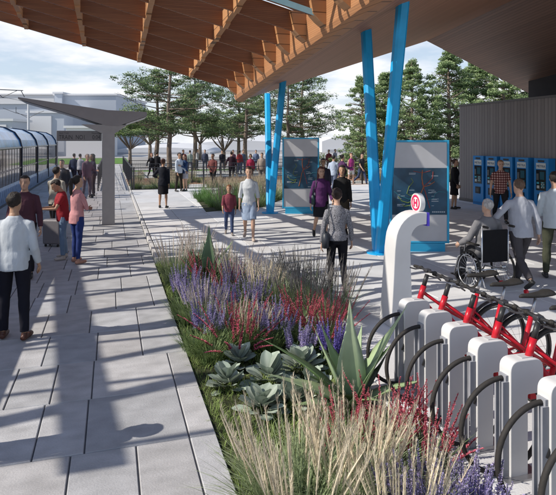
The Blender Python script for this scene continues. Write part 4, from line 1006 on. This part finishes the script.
def spikes(name, label, px, py, h, spread, nl, ns, r, leafc, flc, kind, group=None, at=None, cat='flowering plant', lean=.7):
    b = at if at is not None else gp(px, py, -.02); root = empty(name, b, r.uniform(0,6), label, cat, group); f = MB()
    for i in range(nl):
        az = r.uniform(0,2*pi); q = spread*.3*math.sqrt(r.random()); k = r.uniform(.7,1.3)
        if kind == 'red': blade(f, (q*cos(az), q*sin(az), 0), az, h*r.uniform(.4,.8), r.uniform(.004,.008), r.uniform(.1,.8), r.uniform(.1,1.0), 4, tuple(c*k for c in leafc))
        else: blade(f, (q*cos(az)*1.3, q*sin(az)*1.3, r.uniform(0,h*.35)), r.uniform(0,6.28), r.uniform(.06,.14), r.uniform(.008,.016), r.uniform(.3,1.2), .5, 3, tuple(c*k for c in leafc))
    f.build('foliage', LM, root, colors=True, norm=False)
    m = MB()
    for i in range(int(ns*1.35)):
        az = r.uniform(0,2*pi); q = spread*.38*math.sqrt(r.random())
        n = 14; P = stalk_path((q*cos(az), q*sin(az), 0), az, h*r.uniform(.75,1.1), r.uniform(.03,lean*(1 if kind == 'red' else .4)), r.uniform(0,.5 if kind == 'red' else .15), n)
        m.tube(P, .0025, 3, col=(.20,.06,.05) if kind == 'red' else (.10,.14,.07), cap=False)
        k0 = int(n*(.45 if kind == 'red' else .5)); kk = r.uniform(.75,1.2); c = tuple(x*kk for x in flc)
        for j in range(k0, n+1):
            t = (j-k0)/(n-k0); rad = (.026 if kind == 'red' else .028)*(1-t*.75)
            for e in range(15 if kind == 'red' else 18):
                a2 = r.uniform(0,6.28); q0 = lerp(P[max(j-1,0)], P[j], r.random()); g_ = r.uniform(.65,1.25)
                blade(m, q0, a2, rad*r.uniform(.7,1.3), .0045, r.uniform(.5,1.3), .3, 1, tuple(min(x*g_,1) for x in c))
                m.v[-1] = tuple(V(m.v[-1])+V((0,0,.002)))
                # widen the tip so the petal has area
                tip = V(m.v[-2]); sd = V((-sin(a2), cos(a2), 0))*.0055; m.v[-2] = tuple(tip-sd); m.v[-1] = tuple(tip+sd)
    m.build('flower_spikes', FM, root, colors=True, norm=False)
    return root
def agave(label, b, leaves, r):
    root = empty('agave', b, 0, label, 'agave', 'large broad leaved agaves in the bed')
    for (az, ln, w, lean, curve, c0, c1) in leaves:
        az = R(az)-YAW; d0 = V((cos(az), sin(az), 0)); side = V((-sin(az), cos(az), 0)); p = d0*.03; a = R(lean); n = 14; rings = []; mb = MB()
        for i in range(n+1):
            t = i/n; ww = w*1.62*(.66+.5*sin(pi*min(t*1.35,1)))*(1-t**2.1)+.001; th = .022*(1-t)+.003
            fwd = d0*sin(a)+V((0,0,cos(a))); nn = side.cross(fwd)   # outward/under
            cup = ww*.5; row = []
            for s_ in (-1,-.55,0,.55,1): row.append(p+side*(ww*s_)-nn*(cup*s_*s_))
            for s_ in (.55,0,-.55): row.append(p+side*(ww*s_)-nn*(cup*s_*s_)-nn*(th*(.6 if s_ else 1)))
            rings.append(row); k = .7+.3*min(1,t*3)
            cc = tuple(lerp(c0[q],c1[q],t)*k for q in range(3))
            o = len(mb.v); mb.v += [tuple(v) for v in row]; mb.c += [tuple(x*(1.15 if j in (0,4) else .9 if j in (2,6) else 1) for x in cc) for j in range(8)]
            if i:
                for j in range(8): k2 = (j+1) % 8; mb.f.append((o-8+j, o-8+k2, o+k2, o+j))
            p = p+fwd*(ln/n); a += R(curve)/n
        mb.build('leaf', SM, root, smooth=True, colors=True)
    return root
def woolly(label, px, py, h, r, n=30):
    root = empty('woolly_leaf_plant', gp(px, py, -.02), r.uniform(0,6), label, 'foliage plant', 'silvery woolly leaved plants'); mb = MB()
    for i in range(n):
        az = r.uniform(0,2*pi); t0 = i/n; ln = h*r.uniform(.62,1.0); lean = lerp(.35,1.35,t0)+r.uniform(-.1,.1); b = V((cos(az)*.05*t0*2, sin(az)*.05*t0*2, h*.55*(1-t0)))
        d0 = V((cos(az), sin(az), 0)); side = V((-sin(az), cos(az), 0)); p = b; a = lean; nn = 6; w = ln*r.uniform(.30,.36); k = r.uniform(.8,1.15); o0 = len(mb.v)
        for j in range(nn+1):
            t = j/nn; ww = w*(max(0,sin(pi*min(1,t*.92+.08)**1.15))**.55)+.002; fwd = d0*sin(a)+V((0,0,cos(a))); up_ = side.cross(fwd)
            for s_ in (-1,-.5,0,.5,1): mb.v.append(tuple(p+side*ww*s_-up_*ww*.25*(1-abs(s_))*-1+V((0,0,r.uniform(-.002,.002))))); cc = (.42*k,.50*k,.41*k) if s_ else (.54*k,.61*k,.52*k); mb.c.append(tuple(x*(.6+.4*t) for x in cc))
            if j:
                o = len(mb.v)-10
                for s_ in range(4): mb.f.append((o+s_, o+s_+1, o+5+s_+1, o+5+s_))
            p = p+fwd*(ln/nn); a += .55/nn
    mb.build('foliage', WM, root, smooth=True, colors=True, norm=False); return root
r = random.Random(11)
GL = (.17,.26,.11); GT = (.40,.47,.27); BLOND = (.92,.82,.64); PINKISH = (.74,.65,.57); REDC = (.92,.22,.30); PUR = (.68,.60,.97); DG = (.13,.21,.08)
GG = 'feather grasses in the bed'
# foreground clumps
grass('feather_grass', 'tall blond feather grass at the bottom of the picture, left of the agave', 300, 545, .80, .6, 760, 60, r, GL, GT, BLOND, .55, .013, GG, hairs=30)
grass('feather_grass', 'blond feather grass in the foreground under the red flower spikes', 352, 520, .76, .55, 700, 56, r, GL, GT, BLOND, .55, .013, GG, hairs=30)
grass('feather_grass', 'blond feather grass at the bottom edge beside the purple flowers', 400, 560, .68, .45, 420, 50, r, GL, GT, BLOND, .5, .012, GG, hairs=26)
for (px, py, h, lb) in ((385,462,.62,'red flower spikes rising in front of the big agave'), (425,478,.60,'red flower spikes leaning right towards the bike wheels'), (343,470,.56,'red flower spikes among the foreground plumes')):
    spikes('red_flower_plant', lb, px, py, h, .32, 110, 20, r, DG, REDC, 'red', 'red flowering plants in the bed', lean=.55)
for (px, py, h, lb) in ((425,560,.56,'purple flower spikes at the bottom edge of the bed'), (452,545,.50,'purple flower spikes below the nearest wheels'), (478,560,.46,'rightmost purple flower spikes in the lower corner of the bed')):
    spikes('purple_flower_plant', lb, px, py, h, .4, 160, 30, r, (.14,.22,.10), PUR, 'pur', 'purple flowering plants in the bed', lean=.8)
# big agave
lg = (.56,.66,.44); dgc = (.06,.12,.045); mg = (.29,.40,.21)
agave('huge pale green agave with upright leaves in front of the bike docks', gp(350, 408, -.02), [
    (95, .98, .080, -2, 2, mg, lg), (178, .80, .058, 24, -4, mg, (.40,.50,.30)), (8, 1.04, .072, 28, 3, mg, (.44,.55,.33)), (-5, .78, .05, 22, 22, mg, (.30,.42,.22)), (184, 1.02, .055, 40, 22, dgc, (.20,.30,.12)),
    (190, .84, .07, 60, 8, mg, (.36,.45,.27)), (-12, .78, .05, 58, 14, mg, (.30,.42,.22)), (15, .60, .045, 45, -20, dgc, (.05,.055,.03)), (250, .62, .07, 45, 22, dgc, dgc), (290, .58, .06, 50, 20, mg, (.2,.3,.12)), (220, .72, .06, 66, 10, mg, (.26,.36,.17)),
    (135, .74, .06, 22, 6, mg, mg), (60, .72, .06, 18, 8, mg, (.34,.45,.25)), (205, .6, .05, 35, 30, dgc, (.14,.2,.08))], r)
agave('dark green agave with one upright pointed leaf at the far end of the bed', gp(209, 281, -.02), [
    (95, .98, .085, -3, 3, (.09,.15,.08), (.20,.30,.18)), (40, .80, .05, 33, 8, (.08,.14,.06), (.22,.34,.16)), (150, .82, .055, 36, 14, (.05,.09,.04), (.12,.20,.10)), (180, .75, .055, 58, 12, (.05,.09,.04), (.10,.17,.08)),
    (10, .62, .05, 52, 8, (.08,.14,.06), (.2,.3,.14)), (260, .55, .06, 40, 20, (.04,.07,.03), (.05,.09,.04)), (300, .5, .06, 48, 20, (.04,.07,.03), (.08,.13,.05)), (120, .7, .05, 15, 5, (.08,.14,.06), (.16,.25,.13)), (220, .55, .05, 60, 15, (.04,.07,.03), (.08,.12,.05))], r)
# woolly plants
for (px, py, h, lb) in ((268,384,.24,'silvery woolly plant in the middle of the pale group'), (228,388,.20,'silvery woolly plant nearest the walkway edge'), (300,372,.24,'silvery woolly plant behind the others near the purple spikes'), (262,412,.20,'lowest silvery woolly plant above the ground cover'),
                        (312,396,.22,'silvery woolly plant touching the big agave'), (240,366,.19,'small silvery woolly plant below the red flowers'), (292,406,.2,'silvery woolly plant between the agave and the lowest one')):
    woolly(lb, px, py, h, r)
# middle clumps
RG = 'red flowering plants in the bed'; PG = 'purple flowering plants in the bed'
spikes('red_flower_plant', 'wide arching red flower spikes in the middle of the bed by the walkway', 236, 352, .66, .55, 300, 26, r, DG, (.86,.20,.30), 'red', RG, lean=.95)
spikes('red_flower_plant', 'red flower spikes in front of the dark bristly grass', 300, 335, .62, .4, 200, 20, r, DG, (.86,.20,.30), 'red', RG, lean=.6)
spikes('red_flower_plant', 'red flower spikes leaning right over the plaza edge', 326, 345, .66, .4, 200, 24, r, DG, REDC, 'red', RG, lean=.7)
spikes('red_flower_plant', 'red flower spikes beside the far agave', 226, 300, .66, .35, 130, 16, r, DG, (.86,.20,.30), 'red', RG, lean=.5)
spikes('red_flower_plant', 'few red spikes behind the far dark agave', 205, 292, .72, .3, 90, 9, r, DG, (.86,.20,.30), 'red', RG, lean=.4)
spikes('purple_flower_plant', 'purple flower spikes by the walkway left of the far agave', 186, 305, .56, .4, 160, 22, r, (.14,.22,.10), PUR, 'pur', PG)
spikes('purple_flower_plant', 'purple flower spikes in the middle, above the red arching ones', 222, 322, .58, .4, 160, 20, r, (.14,.22,.10), (.5,.42,.85), 'pur', PG)
spikes('purple_flower_plant', 'pale purple flower spikes between the feather grasses', 252, 318, .60, .4, 160, 20, r, (.14,.22,.10), (.58,.52,.86), 'pur', PG)
spikes('purple_flower_plant', 'purple flower spikes just behind the big agave', 335, 368, .50, .4, 160, 24, r, (.14,.22,.10), (.40,.32,.85), 'pur', PG)
spikes('purple_flower_plant', 'purple flower spikes rising from the silvery leaves', 300, 362, .46, .3, 120, 16, r, (.14,.22,.10), PUR, 'pur', PG)
for (px, py, h, lb) in ((196,318,.60,'purple flower spikes on the walkway side of the far red spikes'), (208,345,.50,'purple flower spikes left of the arching red ones'), (275,345,.54,'purple flower spikes between the arching and the leaning red ones'), (240,300,.66,'pale purple flower spikes behind the far red ones')):
    spikes('purple_flower_plant', lb, px, py, h, .45, 180, 24, r, (.14,.22,.10), (.62,.55,.92), 'pur', PG)
for (px, py, h, npl, lc, pc, lb) in (
    (175,285,.80,60,GL,PINKISH,'buff feather grass at the far left corner of the bed'), (195,272,.80,56,GL,PINKISH,'buff feather grass at the head of the bed'), (222,278,.62,34,GL,BLOND,'pale feather grass right of the far agave'),
    (240,300,.76,56,GL,PINKISH,'pinkish feather grass right of the red spikes by the far agave'), (262,312,.74,56,GL,BLOND,'pale feather grass in the middle of the bed'), (206,330,.62,44,GL,PINKISH,'pinkish feather grass close to the walkway'),
    (285,318,.78,64,(.15,.20,.12),(.36,.34,.31),'dark bristly feather grass left of the tall brown one'), (312,320,.84,72,(.15,.20,.12),(.33,.31,.29),'dark bristly feather grass at the plaza side of the bed'), (335,325,.78,60,(.15,.20,.12),(.38,.35,.32),'brown bristly feather grass overhanging the plaza'),
    (255,345,.50,26,GL,BLOND,'short pale feather grass above the silvery leaves'),
    (270,300,.68,46,GL,PINKISH,'pinkish feather grass at the plaza edge before the dark grass'), (298,302,.74,56,(.15,.20,.12),(.40,.38,.34),'dark bristly feather grass farthest along the plaza edge'), (232,340,.52,30,GL,PINKISH,'short pinkish feather grass among the arching red spikes')):
    grass('feather_grass', lb, px, py, h, .42, 240, npl, r, lc, GT, pc, .55, .010, GG)
for (px, py) in ((185,300),(230,322),(275,330),(300,345),(290,300),(182,318),(240,288),(330,352),(196,352),(270,352),(318,352),(212,362),(250,335),(190,325)):
    grass('sedge_tuft', 'low green sedge tuft under the flowers', px, py, .42, .4, 260, 0, r, (.13,.21,.07), (.27,.36,.14), BLOND, group='low sedge tufts between the flowers', cat='grass plant')
# ground cover
mb = MB(); rr = random.Random(4)
for i in range(44000):
    x = rr.uniform(EDGE+.01, PR-.03); y = 1.5+ (PF-1.6)*rr.random()**1.5
    nz = noise.noise(V((x*2.2, y*2.2, 0))); 
    if rr.random() > .75+nz*.9: continue
    hgt = rr.uniform(.04,.12)*(1+nz*.6); k = rr.uniform(.6,1.3)
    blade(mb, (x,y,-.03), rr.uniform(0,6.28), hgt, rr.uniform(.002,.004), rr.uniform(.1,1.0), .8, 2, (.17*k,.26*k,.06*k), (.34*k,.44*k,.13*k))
tag(mb.build('ground_cover', LM, colors=True, norm=False), 'short olive green ground cover along the walkway edge of the bed', 'ground cover', kind='stuff')
# second bed with feather grasses in front of the railing
bed = [gp(206,212,PZ), gp(262,207,PZ), gp(292,196,PZ), gp(262,192,PZ), gp(194,196,PZ)]
MBb = MB(); MBb.loft([[V((p.x,p.y,PZ+.001)) for p in bed],[V((p.x,p.y,PZ+.02)) for p in bed]]); tag(MBb.build('planting_bed', soil), kind='structure')
r2 = random.Random(21)
def inpoly(x, y, P):
    c = False; j = len(P)-1
    for i in range(len(P)):
        if (P[i].y > y) != (P[j].y > y) and x < (P[j].x-P[i].x)*(y-P[i].y)/(P[j].y-P[i].y)+P[i].x: c = not c
        j = i
    return c
protoA = grass('feather_grass', 'x', 0, 0, .80, .6, 200, 34, r2, (.10,.19,.05), GT, (.68,.58,.44), .5, .016, 'pale feather grasses in the bed before the railing', at=V((0,0,0)))
protoB = grass('leafy_grass', 'x', 0, 0, .62, .7, 260, 0, r2, (.09,.20,.05), (.16,.32,.08), BLOND, group='green grasses in the bed before the railing', at=V((0,0,0)))
cnt = 0; x0 = min(p.x for p in bed); x1 = max(p.x for p in bed); y0 = min(p.y for p in bed); y1 = max(p.y for p in bed); used = []
for _ in range(4000):
    x = r2.uniform(x0,x1); y = r2.uniform(y0,y1)
    if not inpoly(x,y,bed) or any((x-a)**2+(y-b)**2 < .42 for a, b in used): continue
    used.append((x,y)); pr = protoA if r2.random() < .62 else protoB
    o = copy_tree(pr); o.location = (x,y,PZ); o.rotation_euler.z = r2.uniform(0,6); s = r2.uniform(.8,1.15)
    for ch in o.children: ch.scale = (s,s,s)
    o['label'] = 'pale plumed feather grass in the far bed before the railing' if pr is protoA else 'bright green grass clump in the far bed before the railing'; o['category'] = 'grass plant'; cnt += 1
    if cnt > 46: break
# strips of grasses behind the railing
def strip(n, fx, fy, la, lb_, scale=.9):
    for i in range(n):
        pr = protoA if r2.random() < .6 else protoB; o = copy_tree(pr); o.location = (fx(), fy(), -.02); o.rotation_euler.z = r2.uniform(0,6); s = r2.uniform(.75,1.0)*scale
        for ch in o.children: ch.scale = (s,s,s)
        o['label'] = la if pr is protoA else lb_; o['group'] = ('plumed ' if pr is protoA else 'green ')+'grasses behind the front railing'; o['category'] = 'grass plant'
strip(34, lambda: r2.uniform(1.1, 8), lambda: r2.uniform(27.5, 28.6), 'plumed grass growing just behind the front railing', 'green grass growing just behind the front railing')
strip(26, lambda: r2.uniform(1.1, 5), lambda: r2.uniform(32, 36.5), 'plumed grass growing just behind the front railing', 'green grass growing just behind the front railing')
strip(20, lambda: r2.uniform(14.5, 21.5), lambda: r2.uniform(28, 29), 'plumed grass growing just behind the front railing', 'green grass growing just behind the front railing', 1.1)
for p_ in (protoA, protoB):
    for ch in list(p_.children): bpy.data.objects.remove(ch)
    bpy.data.objects.remove(p_)
# ------------------------------------------------------------------ trees
bark = mat('bark', (.20,.16,.13), rough=.95, var=.35, vscale=12, bump=1, bscale=30, stretch=(1,1,.25))
TL = leafmat('tree_leaf', .7, .3, .25)
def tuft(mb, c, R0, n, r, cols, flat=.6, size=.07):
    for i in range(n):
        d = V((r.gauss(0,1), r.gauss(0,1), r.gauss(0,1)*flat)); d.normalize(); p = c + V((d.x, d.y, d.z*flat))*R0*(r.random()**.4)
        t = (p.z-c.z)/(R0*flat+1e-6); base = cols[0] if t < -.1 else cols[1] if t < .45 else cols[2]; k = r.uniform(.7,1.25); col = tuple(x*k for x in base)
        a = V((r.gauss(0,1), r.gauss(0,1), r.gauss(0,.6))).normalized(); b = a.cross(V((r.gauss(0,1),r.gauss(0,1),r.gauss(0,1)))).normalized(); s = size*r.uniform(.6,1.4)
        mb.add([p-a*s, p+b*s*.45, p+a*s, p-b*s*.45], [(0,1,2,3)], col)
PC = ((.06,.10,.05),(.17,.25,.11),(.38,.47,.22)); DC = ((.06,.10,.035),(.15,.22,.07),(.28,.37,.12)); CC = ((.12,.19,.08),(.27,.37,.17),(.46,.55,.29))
def branch(tk, a, b, r0, r, sag=.1):
    m = lerp(a, b, .5)+V((r.uniform(-.1,.1), r.uniform(-.1,.1), -sag*(b-a).length*.3)); tk.tube([a, m, b], [r0, r0*.6, r0*.2], 5); return m
def pine(seed, h, cr, bare, dens=1.0):
    r = random.Random(seed); tk = MB(); cw = MB(); n = 9; x = y = 0; P = []
    for i in range(n+1): P.append(V((x,y,h*.97*i/n))); x += r.uniform(-.09,.09); y += r.uniform(-.09,.09)
    tk.tube(P, [.17*(1-.85*i/n)+.02 for i in range(n+1)], 9)
    z = h*bare
    while z < h*.97:
        t = (z/h-bare)/(1-bare); k = max(1, int((3.2 if t < .8 else 4))); Lr = cr*(.65+.5*sin(pi*min(1,t*1.15+.12)))*(1-t**3*.75)
        for j in range(k):
            az = r.uniform(0,2*pi); L_ = Lr*r.uniform(.45,1.15); i = z/(h*.97)*n; a = lerp(P[int(i)], P[min(n,int(i)+1)], i-int(i)); b = a+V((cos(az)*L_, sin(az)*L_, L_*r.uniform(.02,.32)+.1)); branch(tk, a, b, .05*(1-t*.6), r, .25)
            nb = max(2, int(L_*2.1))
            for q in range(nb):
                f = .35+.65*(q+r.random())/nb; c = lerp(a,b,f)+V((r.uniform(-.6,.6)*f, r.uniform(-.6,.6)*f, r.uniform(-.15,.4))); 
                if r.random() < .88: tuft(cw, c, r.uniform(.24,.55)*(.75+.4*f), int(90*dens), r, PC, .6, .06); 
                if r.random() < .4: tk.tube([lerp(a,b,f*.8), c], [.018,.006], 4)
        z += h*.042*r.uniform(.5,1.5)
    return tk, cw
def upright(seed, h, w, bare):
    r = random.Random(seed); tk = MB(); cw = MB(); tk.tube([(0,0,0),(.05,0,h*.5),(0,.05,h*.96)], [.15,.10,.02], 9)
    n = 330
    for i in range(n):
        t = (i+r.random())/n; z = h*(bare+(1-bare)*t); lobe = 1+.28*noise.noise(V((t*7,seed,0)))
        Rr = w*(.62+.5*sin(pi*min(1,t*.95+.12)))*(1-t**2.6)*lobe+.10
        az = r.uniform(0,2*pi); L_ = Rr*(.25+.85*r.random()**.6); b = V((cos(az)*L_, sin(az)*L_, z+r.uniform(-.12,.12)))
        if i % 3 == 0: branch(tk, V((0,0,z-.3)), b, .03, r)
        if noise.noise(V((b.x*.9,b.y*.9,b.z*.9+seed*5))) < -.27: continue
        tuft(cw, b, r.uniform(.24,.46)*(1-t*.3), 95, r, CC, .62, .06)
    return tk, cw
def roundtree(seed, h, cr, bare):
    r = random.Random(seed); tk = MB(); cw = MB(); fork = V((0,0,h*bare)); tk.tube([(0,0,0),fork], [.2,.15], 9)
    for i in range(70):
        az = r.uniform(0,2*pi); el = r.uniform(-.15,1.0); d = V((cos(az)*math.sqrt(max(0,1-el*el)), sin(az)*math.sqrt(max(0,1-el*el)), el)); L_ = r.uniform(.55,1.0)
        c = fork+V((d.x*cr*L_, d.y*cr*L_, (h-fork.z)*.5+d.z*(h-fork.z)*.5*L_))
        if i % 5 == 0: branch(tk, fork, c, .07, r)
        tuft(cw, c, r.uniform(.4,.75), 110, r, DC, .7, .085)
    return tk, cw
def tree(proto, label, px, pyb, Y, group, sc=1.0, rz=0):
    b = pd(px, pyb, Y) if Y else gp(px, pyb); b.z = 0
    t = empty(proto['name'], b, rz, label, 'tree', group)
    for nm, me in (('trunk', proto['tk']), ('crown', proto['cw'])):
        o = bpy.data.objects.new(nm, me); C.objects.link(o); o.parent = t; o.scale = (sc,sc,sc)
def proto(name, pair):
    tk, cw = pair; a = tk.build('trunk', bark, smooth=True); b = cw.build('crown', TL, colors=True, norm=False); d = {'name': name, 'tk': a.data, 'cw': b.data}
    bpy.data.objects.remove(a); bpy.data.objects.remove(b); return d
p1 = proto('pine_tree', pine(3, 8.6, 3.9, .30)); p2 = proto('pine_tree', pine(8, 7.2, 2.6, .34)); u1 = proto('ornamental_pear_tree', upright(4, 7.2, 1.75, .2)); u2 = proto('ornamental_pear_tree', upright(9, 6.6, 1.65, .18)); rt = proto('round_tree', roundtree(5, 4.8, 2.3, .32))
PGp = 'pines beyond the railing'
tree(p1, 'tallest wide pine with lit outer tufts, just right of the shelter', 170, 165, 36, PGp, 1.0, .6)
tree(p2, 'slim pine trunk standing left of the tallest pine', 157, 165, 38, PGp, 1.0, 2)
tree(p2, 'pine right of the tall one, above the man in brown', 193, 165, 46, PGp, 1.12, 4)
tree(p1, 'broad pine standing behind the roof tip', 238, 165, 47, PGp, .92, 2.6)
tree(p2, 'pine immediately right of the broad one by the roof tip', 247, 165, 44, PGp, 1.08, 1)
tree(p1, 'pine rising behind the distant route map, its left trunk', 289, 165, 40, PGp, .88, 5)
tree(p2, 'pine rising behind the distant route map, its right trunk', 300, 165, 43, PGp, 1.12, 3)
RTG = 'round dark trees beyond the lawn'
tree(rt, 'small round dark tree left of the pines, nearest the shelter', 130, 160, 56, RTG, 1.0, 0)
tree(rt, 'round dark tree behind the slim pine trunk', 150, 160, 66, RTG, 1.25, 2)
tree(rt, 'round tree with a forked trunk under the broad pine', 224, 160, 50, RTG, .95, 4)
tree(rt, 'round tree behind the pines in the middle', 200, 160, 70, RTG, 1.3, 1)
UG = 'upright leafy trees on the right'
tree(u1, 'leafy upright tree left of the nearer blue struts', 362, 165, 34, UG, .88, 0)
tree(u2, 'leafy upright tree between the struts and the big route map top', 385, 165, 36, UG, 1.02, 2)
tree(u1, 'leafy upright tree directly above the big route map', 412, 165, 33, UG, 1.0, 4)
tree(u1, 'tallest leafy upright tree left of the hall corner', 449, 165, 33, UG, 1.10, 1)
tree(u2, 'leafy upright tree behind the hall corner', 476, 165, 35, UG, 1.18, 3)
tree(u1, 'leafy upright tree above the hall roof line', 503, 165, 33, UG, 1.08, 5)
tree(u2, 'rightmost leafy upright tree under the dark soffit', 528, 165, 34, UG, 1.1, 1)
# shrubs
def shrub(px, py, w, h, label):
    r_ = random.Random(int(px)); mb = MB(); 
    for i in range(26): tuft(mb, V((r_.uniform(-w,w), r_.uniform(-.4,.4), r_.uniform(.15,h))), .3, 60, r_, DC, .7, .06)
    b = gp(px, py); b.z = 0; root = empty('shrub', b, -YAW, label, 'shrub', 'shrubs under the right hand trees'); mb.build('foliage', TL, root, colors=True, norm=False)
    MB().tube([(0,0,0),(.02,0,h*.8)], [.04,.02], 6).build('stem', bark, root)
for px, py, w, h, lb in ((332,176,1.2,1.5,'dark shrub behind the group of walkers'), (352,178,1.0,1.0,'low shrub left of the man in the dark tee'), (385,178,1.4,1.5,'shrub seen between the blue struts'), (368,176,1.2,1.2,'shrub right of the man in the dark tee'), (452,180,1.0,1.3,'shrub behind the woman in black by the hall')): shrub(px, py, w, h, lb)
# ------------------------------------------------------------------ camera, sun, sky
cd = bpy.data.cameras.new('camera'); cd.lens = 36; cd.sensor_width = 36; cd.shift_y = -(495/2-HOR)/556; cd.clip_end = 2000; cd.clip_start = .05
co = bpy.data.objects.new('camera', cd); C.objects.link(co); co.location = (0,0,CH); co.rotation_euler = (pi/2, 0, -YAW); bpy.context.scene.camera = co
SUN_EL = R(40); shd = V((1, -.012, 0)).normalized()      # where shadows point
sl = bpy.data.lights.new('sun', 'SUN'); sl.energy = 5.0; sl.angle = R(.27); sl.color = (1, .925, .82)
so = bpy.data.objects.new('sun', sl); C.objects.link(so)
dirv = V((shd.x*cos(SUN_EL), shd.y*cos(SUN_EL), -sin(SUN_EL))); so.rotation_euler = dirv.to_track_quat('-Z','Y').to_euler(); so.location = (-10,-5,20)
wd = bpy.data.worlds.new('World'); bpy.context.scene.world = wd; wd.use_nodes = True; n = wd.node_tree; N = n.nodes; L = n.links; bg_ = N['Background']
sky = N.new('ShaderNodeTexSky'); sky.sky_type = 'NISHITA'; sky.sun_disc = False; sky.sun_elevation = SUN_EL; sky.sun_rotation = math.atan2(-shd.x, -shd.y); sky.dust_density = .7; sky.air_density = 1.0; sky.ozone_density = 2.5
tc = N.new('ShaderNodeTexCoord'); sx = N.new('ShaderNodeSeparateXYZ'); L.new(tc.outputs['Generated'], sx.inputs[0])
mx = N.new('ShaderNodeMath'); mx.operation = 'MAXIMUM'; mx.inputs[1].default_value = .03; L.new(sx.outputs[2], mx.inputs[0])
dv = N.new('ShaderNodeVectorMath'); dv.operation = 'SCALE'; iv = N.new('ShaderNodeMath'); iv.operation = 'DIVIDE'; iv.inputs[0].default_value = 1
ad = N.new('ShaderNodeMath'); ad.operation = 'ADD'; ad.inputs[1].default_value = .12; L.new(mx.outputs[0], ad.inputs[0]); L.new(ad.outputs[0], iv.inputs[1])
L.new(tc.outputs['Generated'], dv.inputs[0]); L.new(iv.outputs[0], dv.inputs['Scale'])
no = N.new('ShaderNodeTexNoise'); no.inputs['Scale'].default_value = 1.3; no.inputs['Detail'].default_value = 8; no.inputs['Roughness'].default_value = .55; L.new(dv.outputs[0], no.inputs['Vector'])
cr = N.new('ShaderNodeValToRGB'); cr.color_ramp.elements[0].position = .40; cr.color_ramp.elements[1].position = .60; L.new(no.outputs['Fac'], cr.inputs[0])
cl = N.new('ShaderNodeMapRange'); cl.inputs[3].default_value = .55; cl.inputs[4].default_value = .95; L.new(cr.outputs[0], cl.inputs[0])
el = N.new('ShaderNodeMapRange'); el.inputs[1].default_value = .25; el.inputs[2].default_value = .6; el.inputs[3].default_value = 1; el.inputs[4].default_value = .0; L.new(sx.outputs[2], el.inputs[0])
fm = N.new('ShaderNodeMath'); fm.operation = 'MULTIPLY'; L.new(cl.outputs[0], fm.inputs[0]); L.new(el.outputs[0], fm.inputs[1])
cc = N.new('ShaderNodeMixRGB'); cc.inputs[1].default_value = (4.9,5.4,6.2,1); cc.inputs[2].default_value = (6.9,7.0,7.3,1); L.new(cr.outputs[0], cc.inputs[0])
mi = N.new('ShaderNodeMixRGB'); L.new(fm.outputs[0], mi.inputs[0]); L.new(sky.outputs[0], mi.inputs[1]); L.new(cc.outputs[0], mi.inputs[2]); L.new(mi.outputs[0], bg_.inputs[0]); bg_.inputs[1].default_value = .15
sc = bpy.context.scene; sc.view_settings.view_transform = 'Standard'; sc.view_settings.look = 'None'; sc.view_settings.exposure = 0
sc.cycles.max_bounces = 6; sc.cycles.transparent_max_bounces = 12; sc.cycles.use_denoising = True
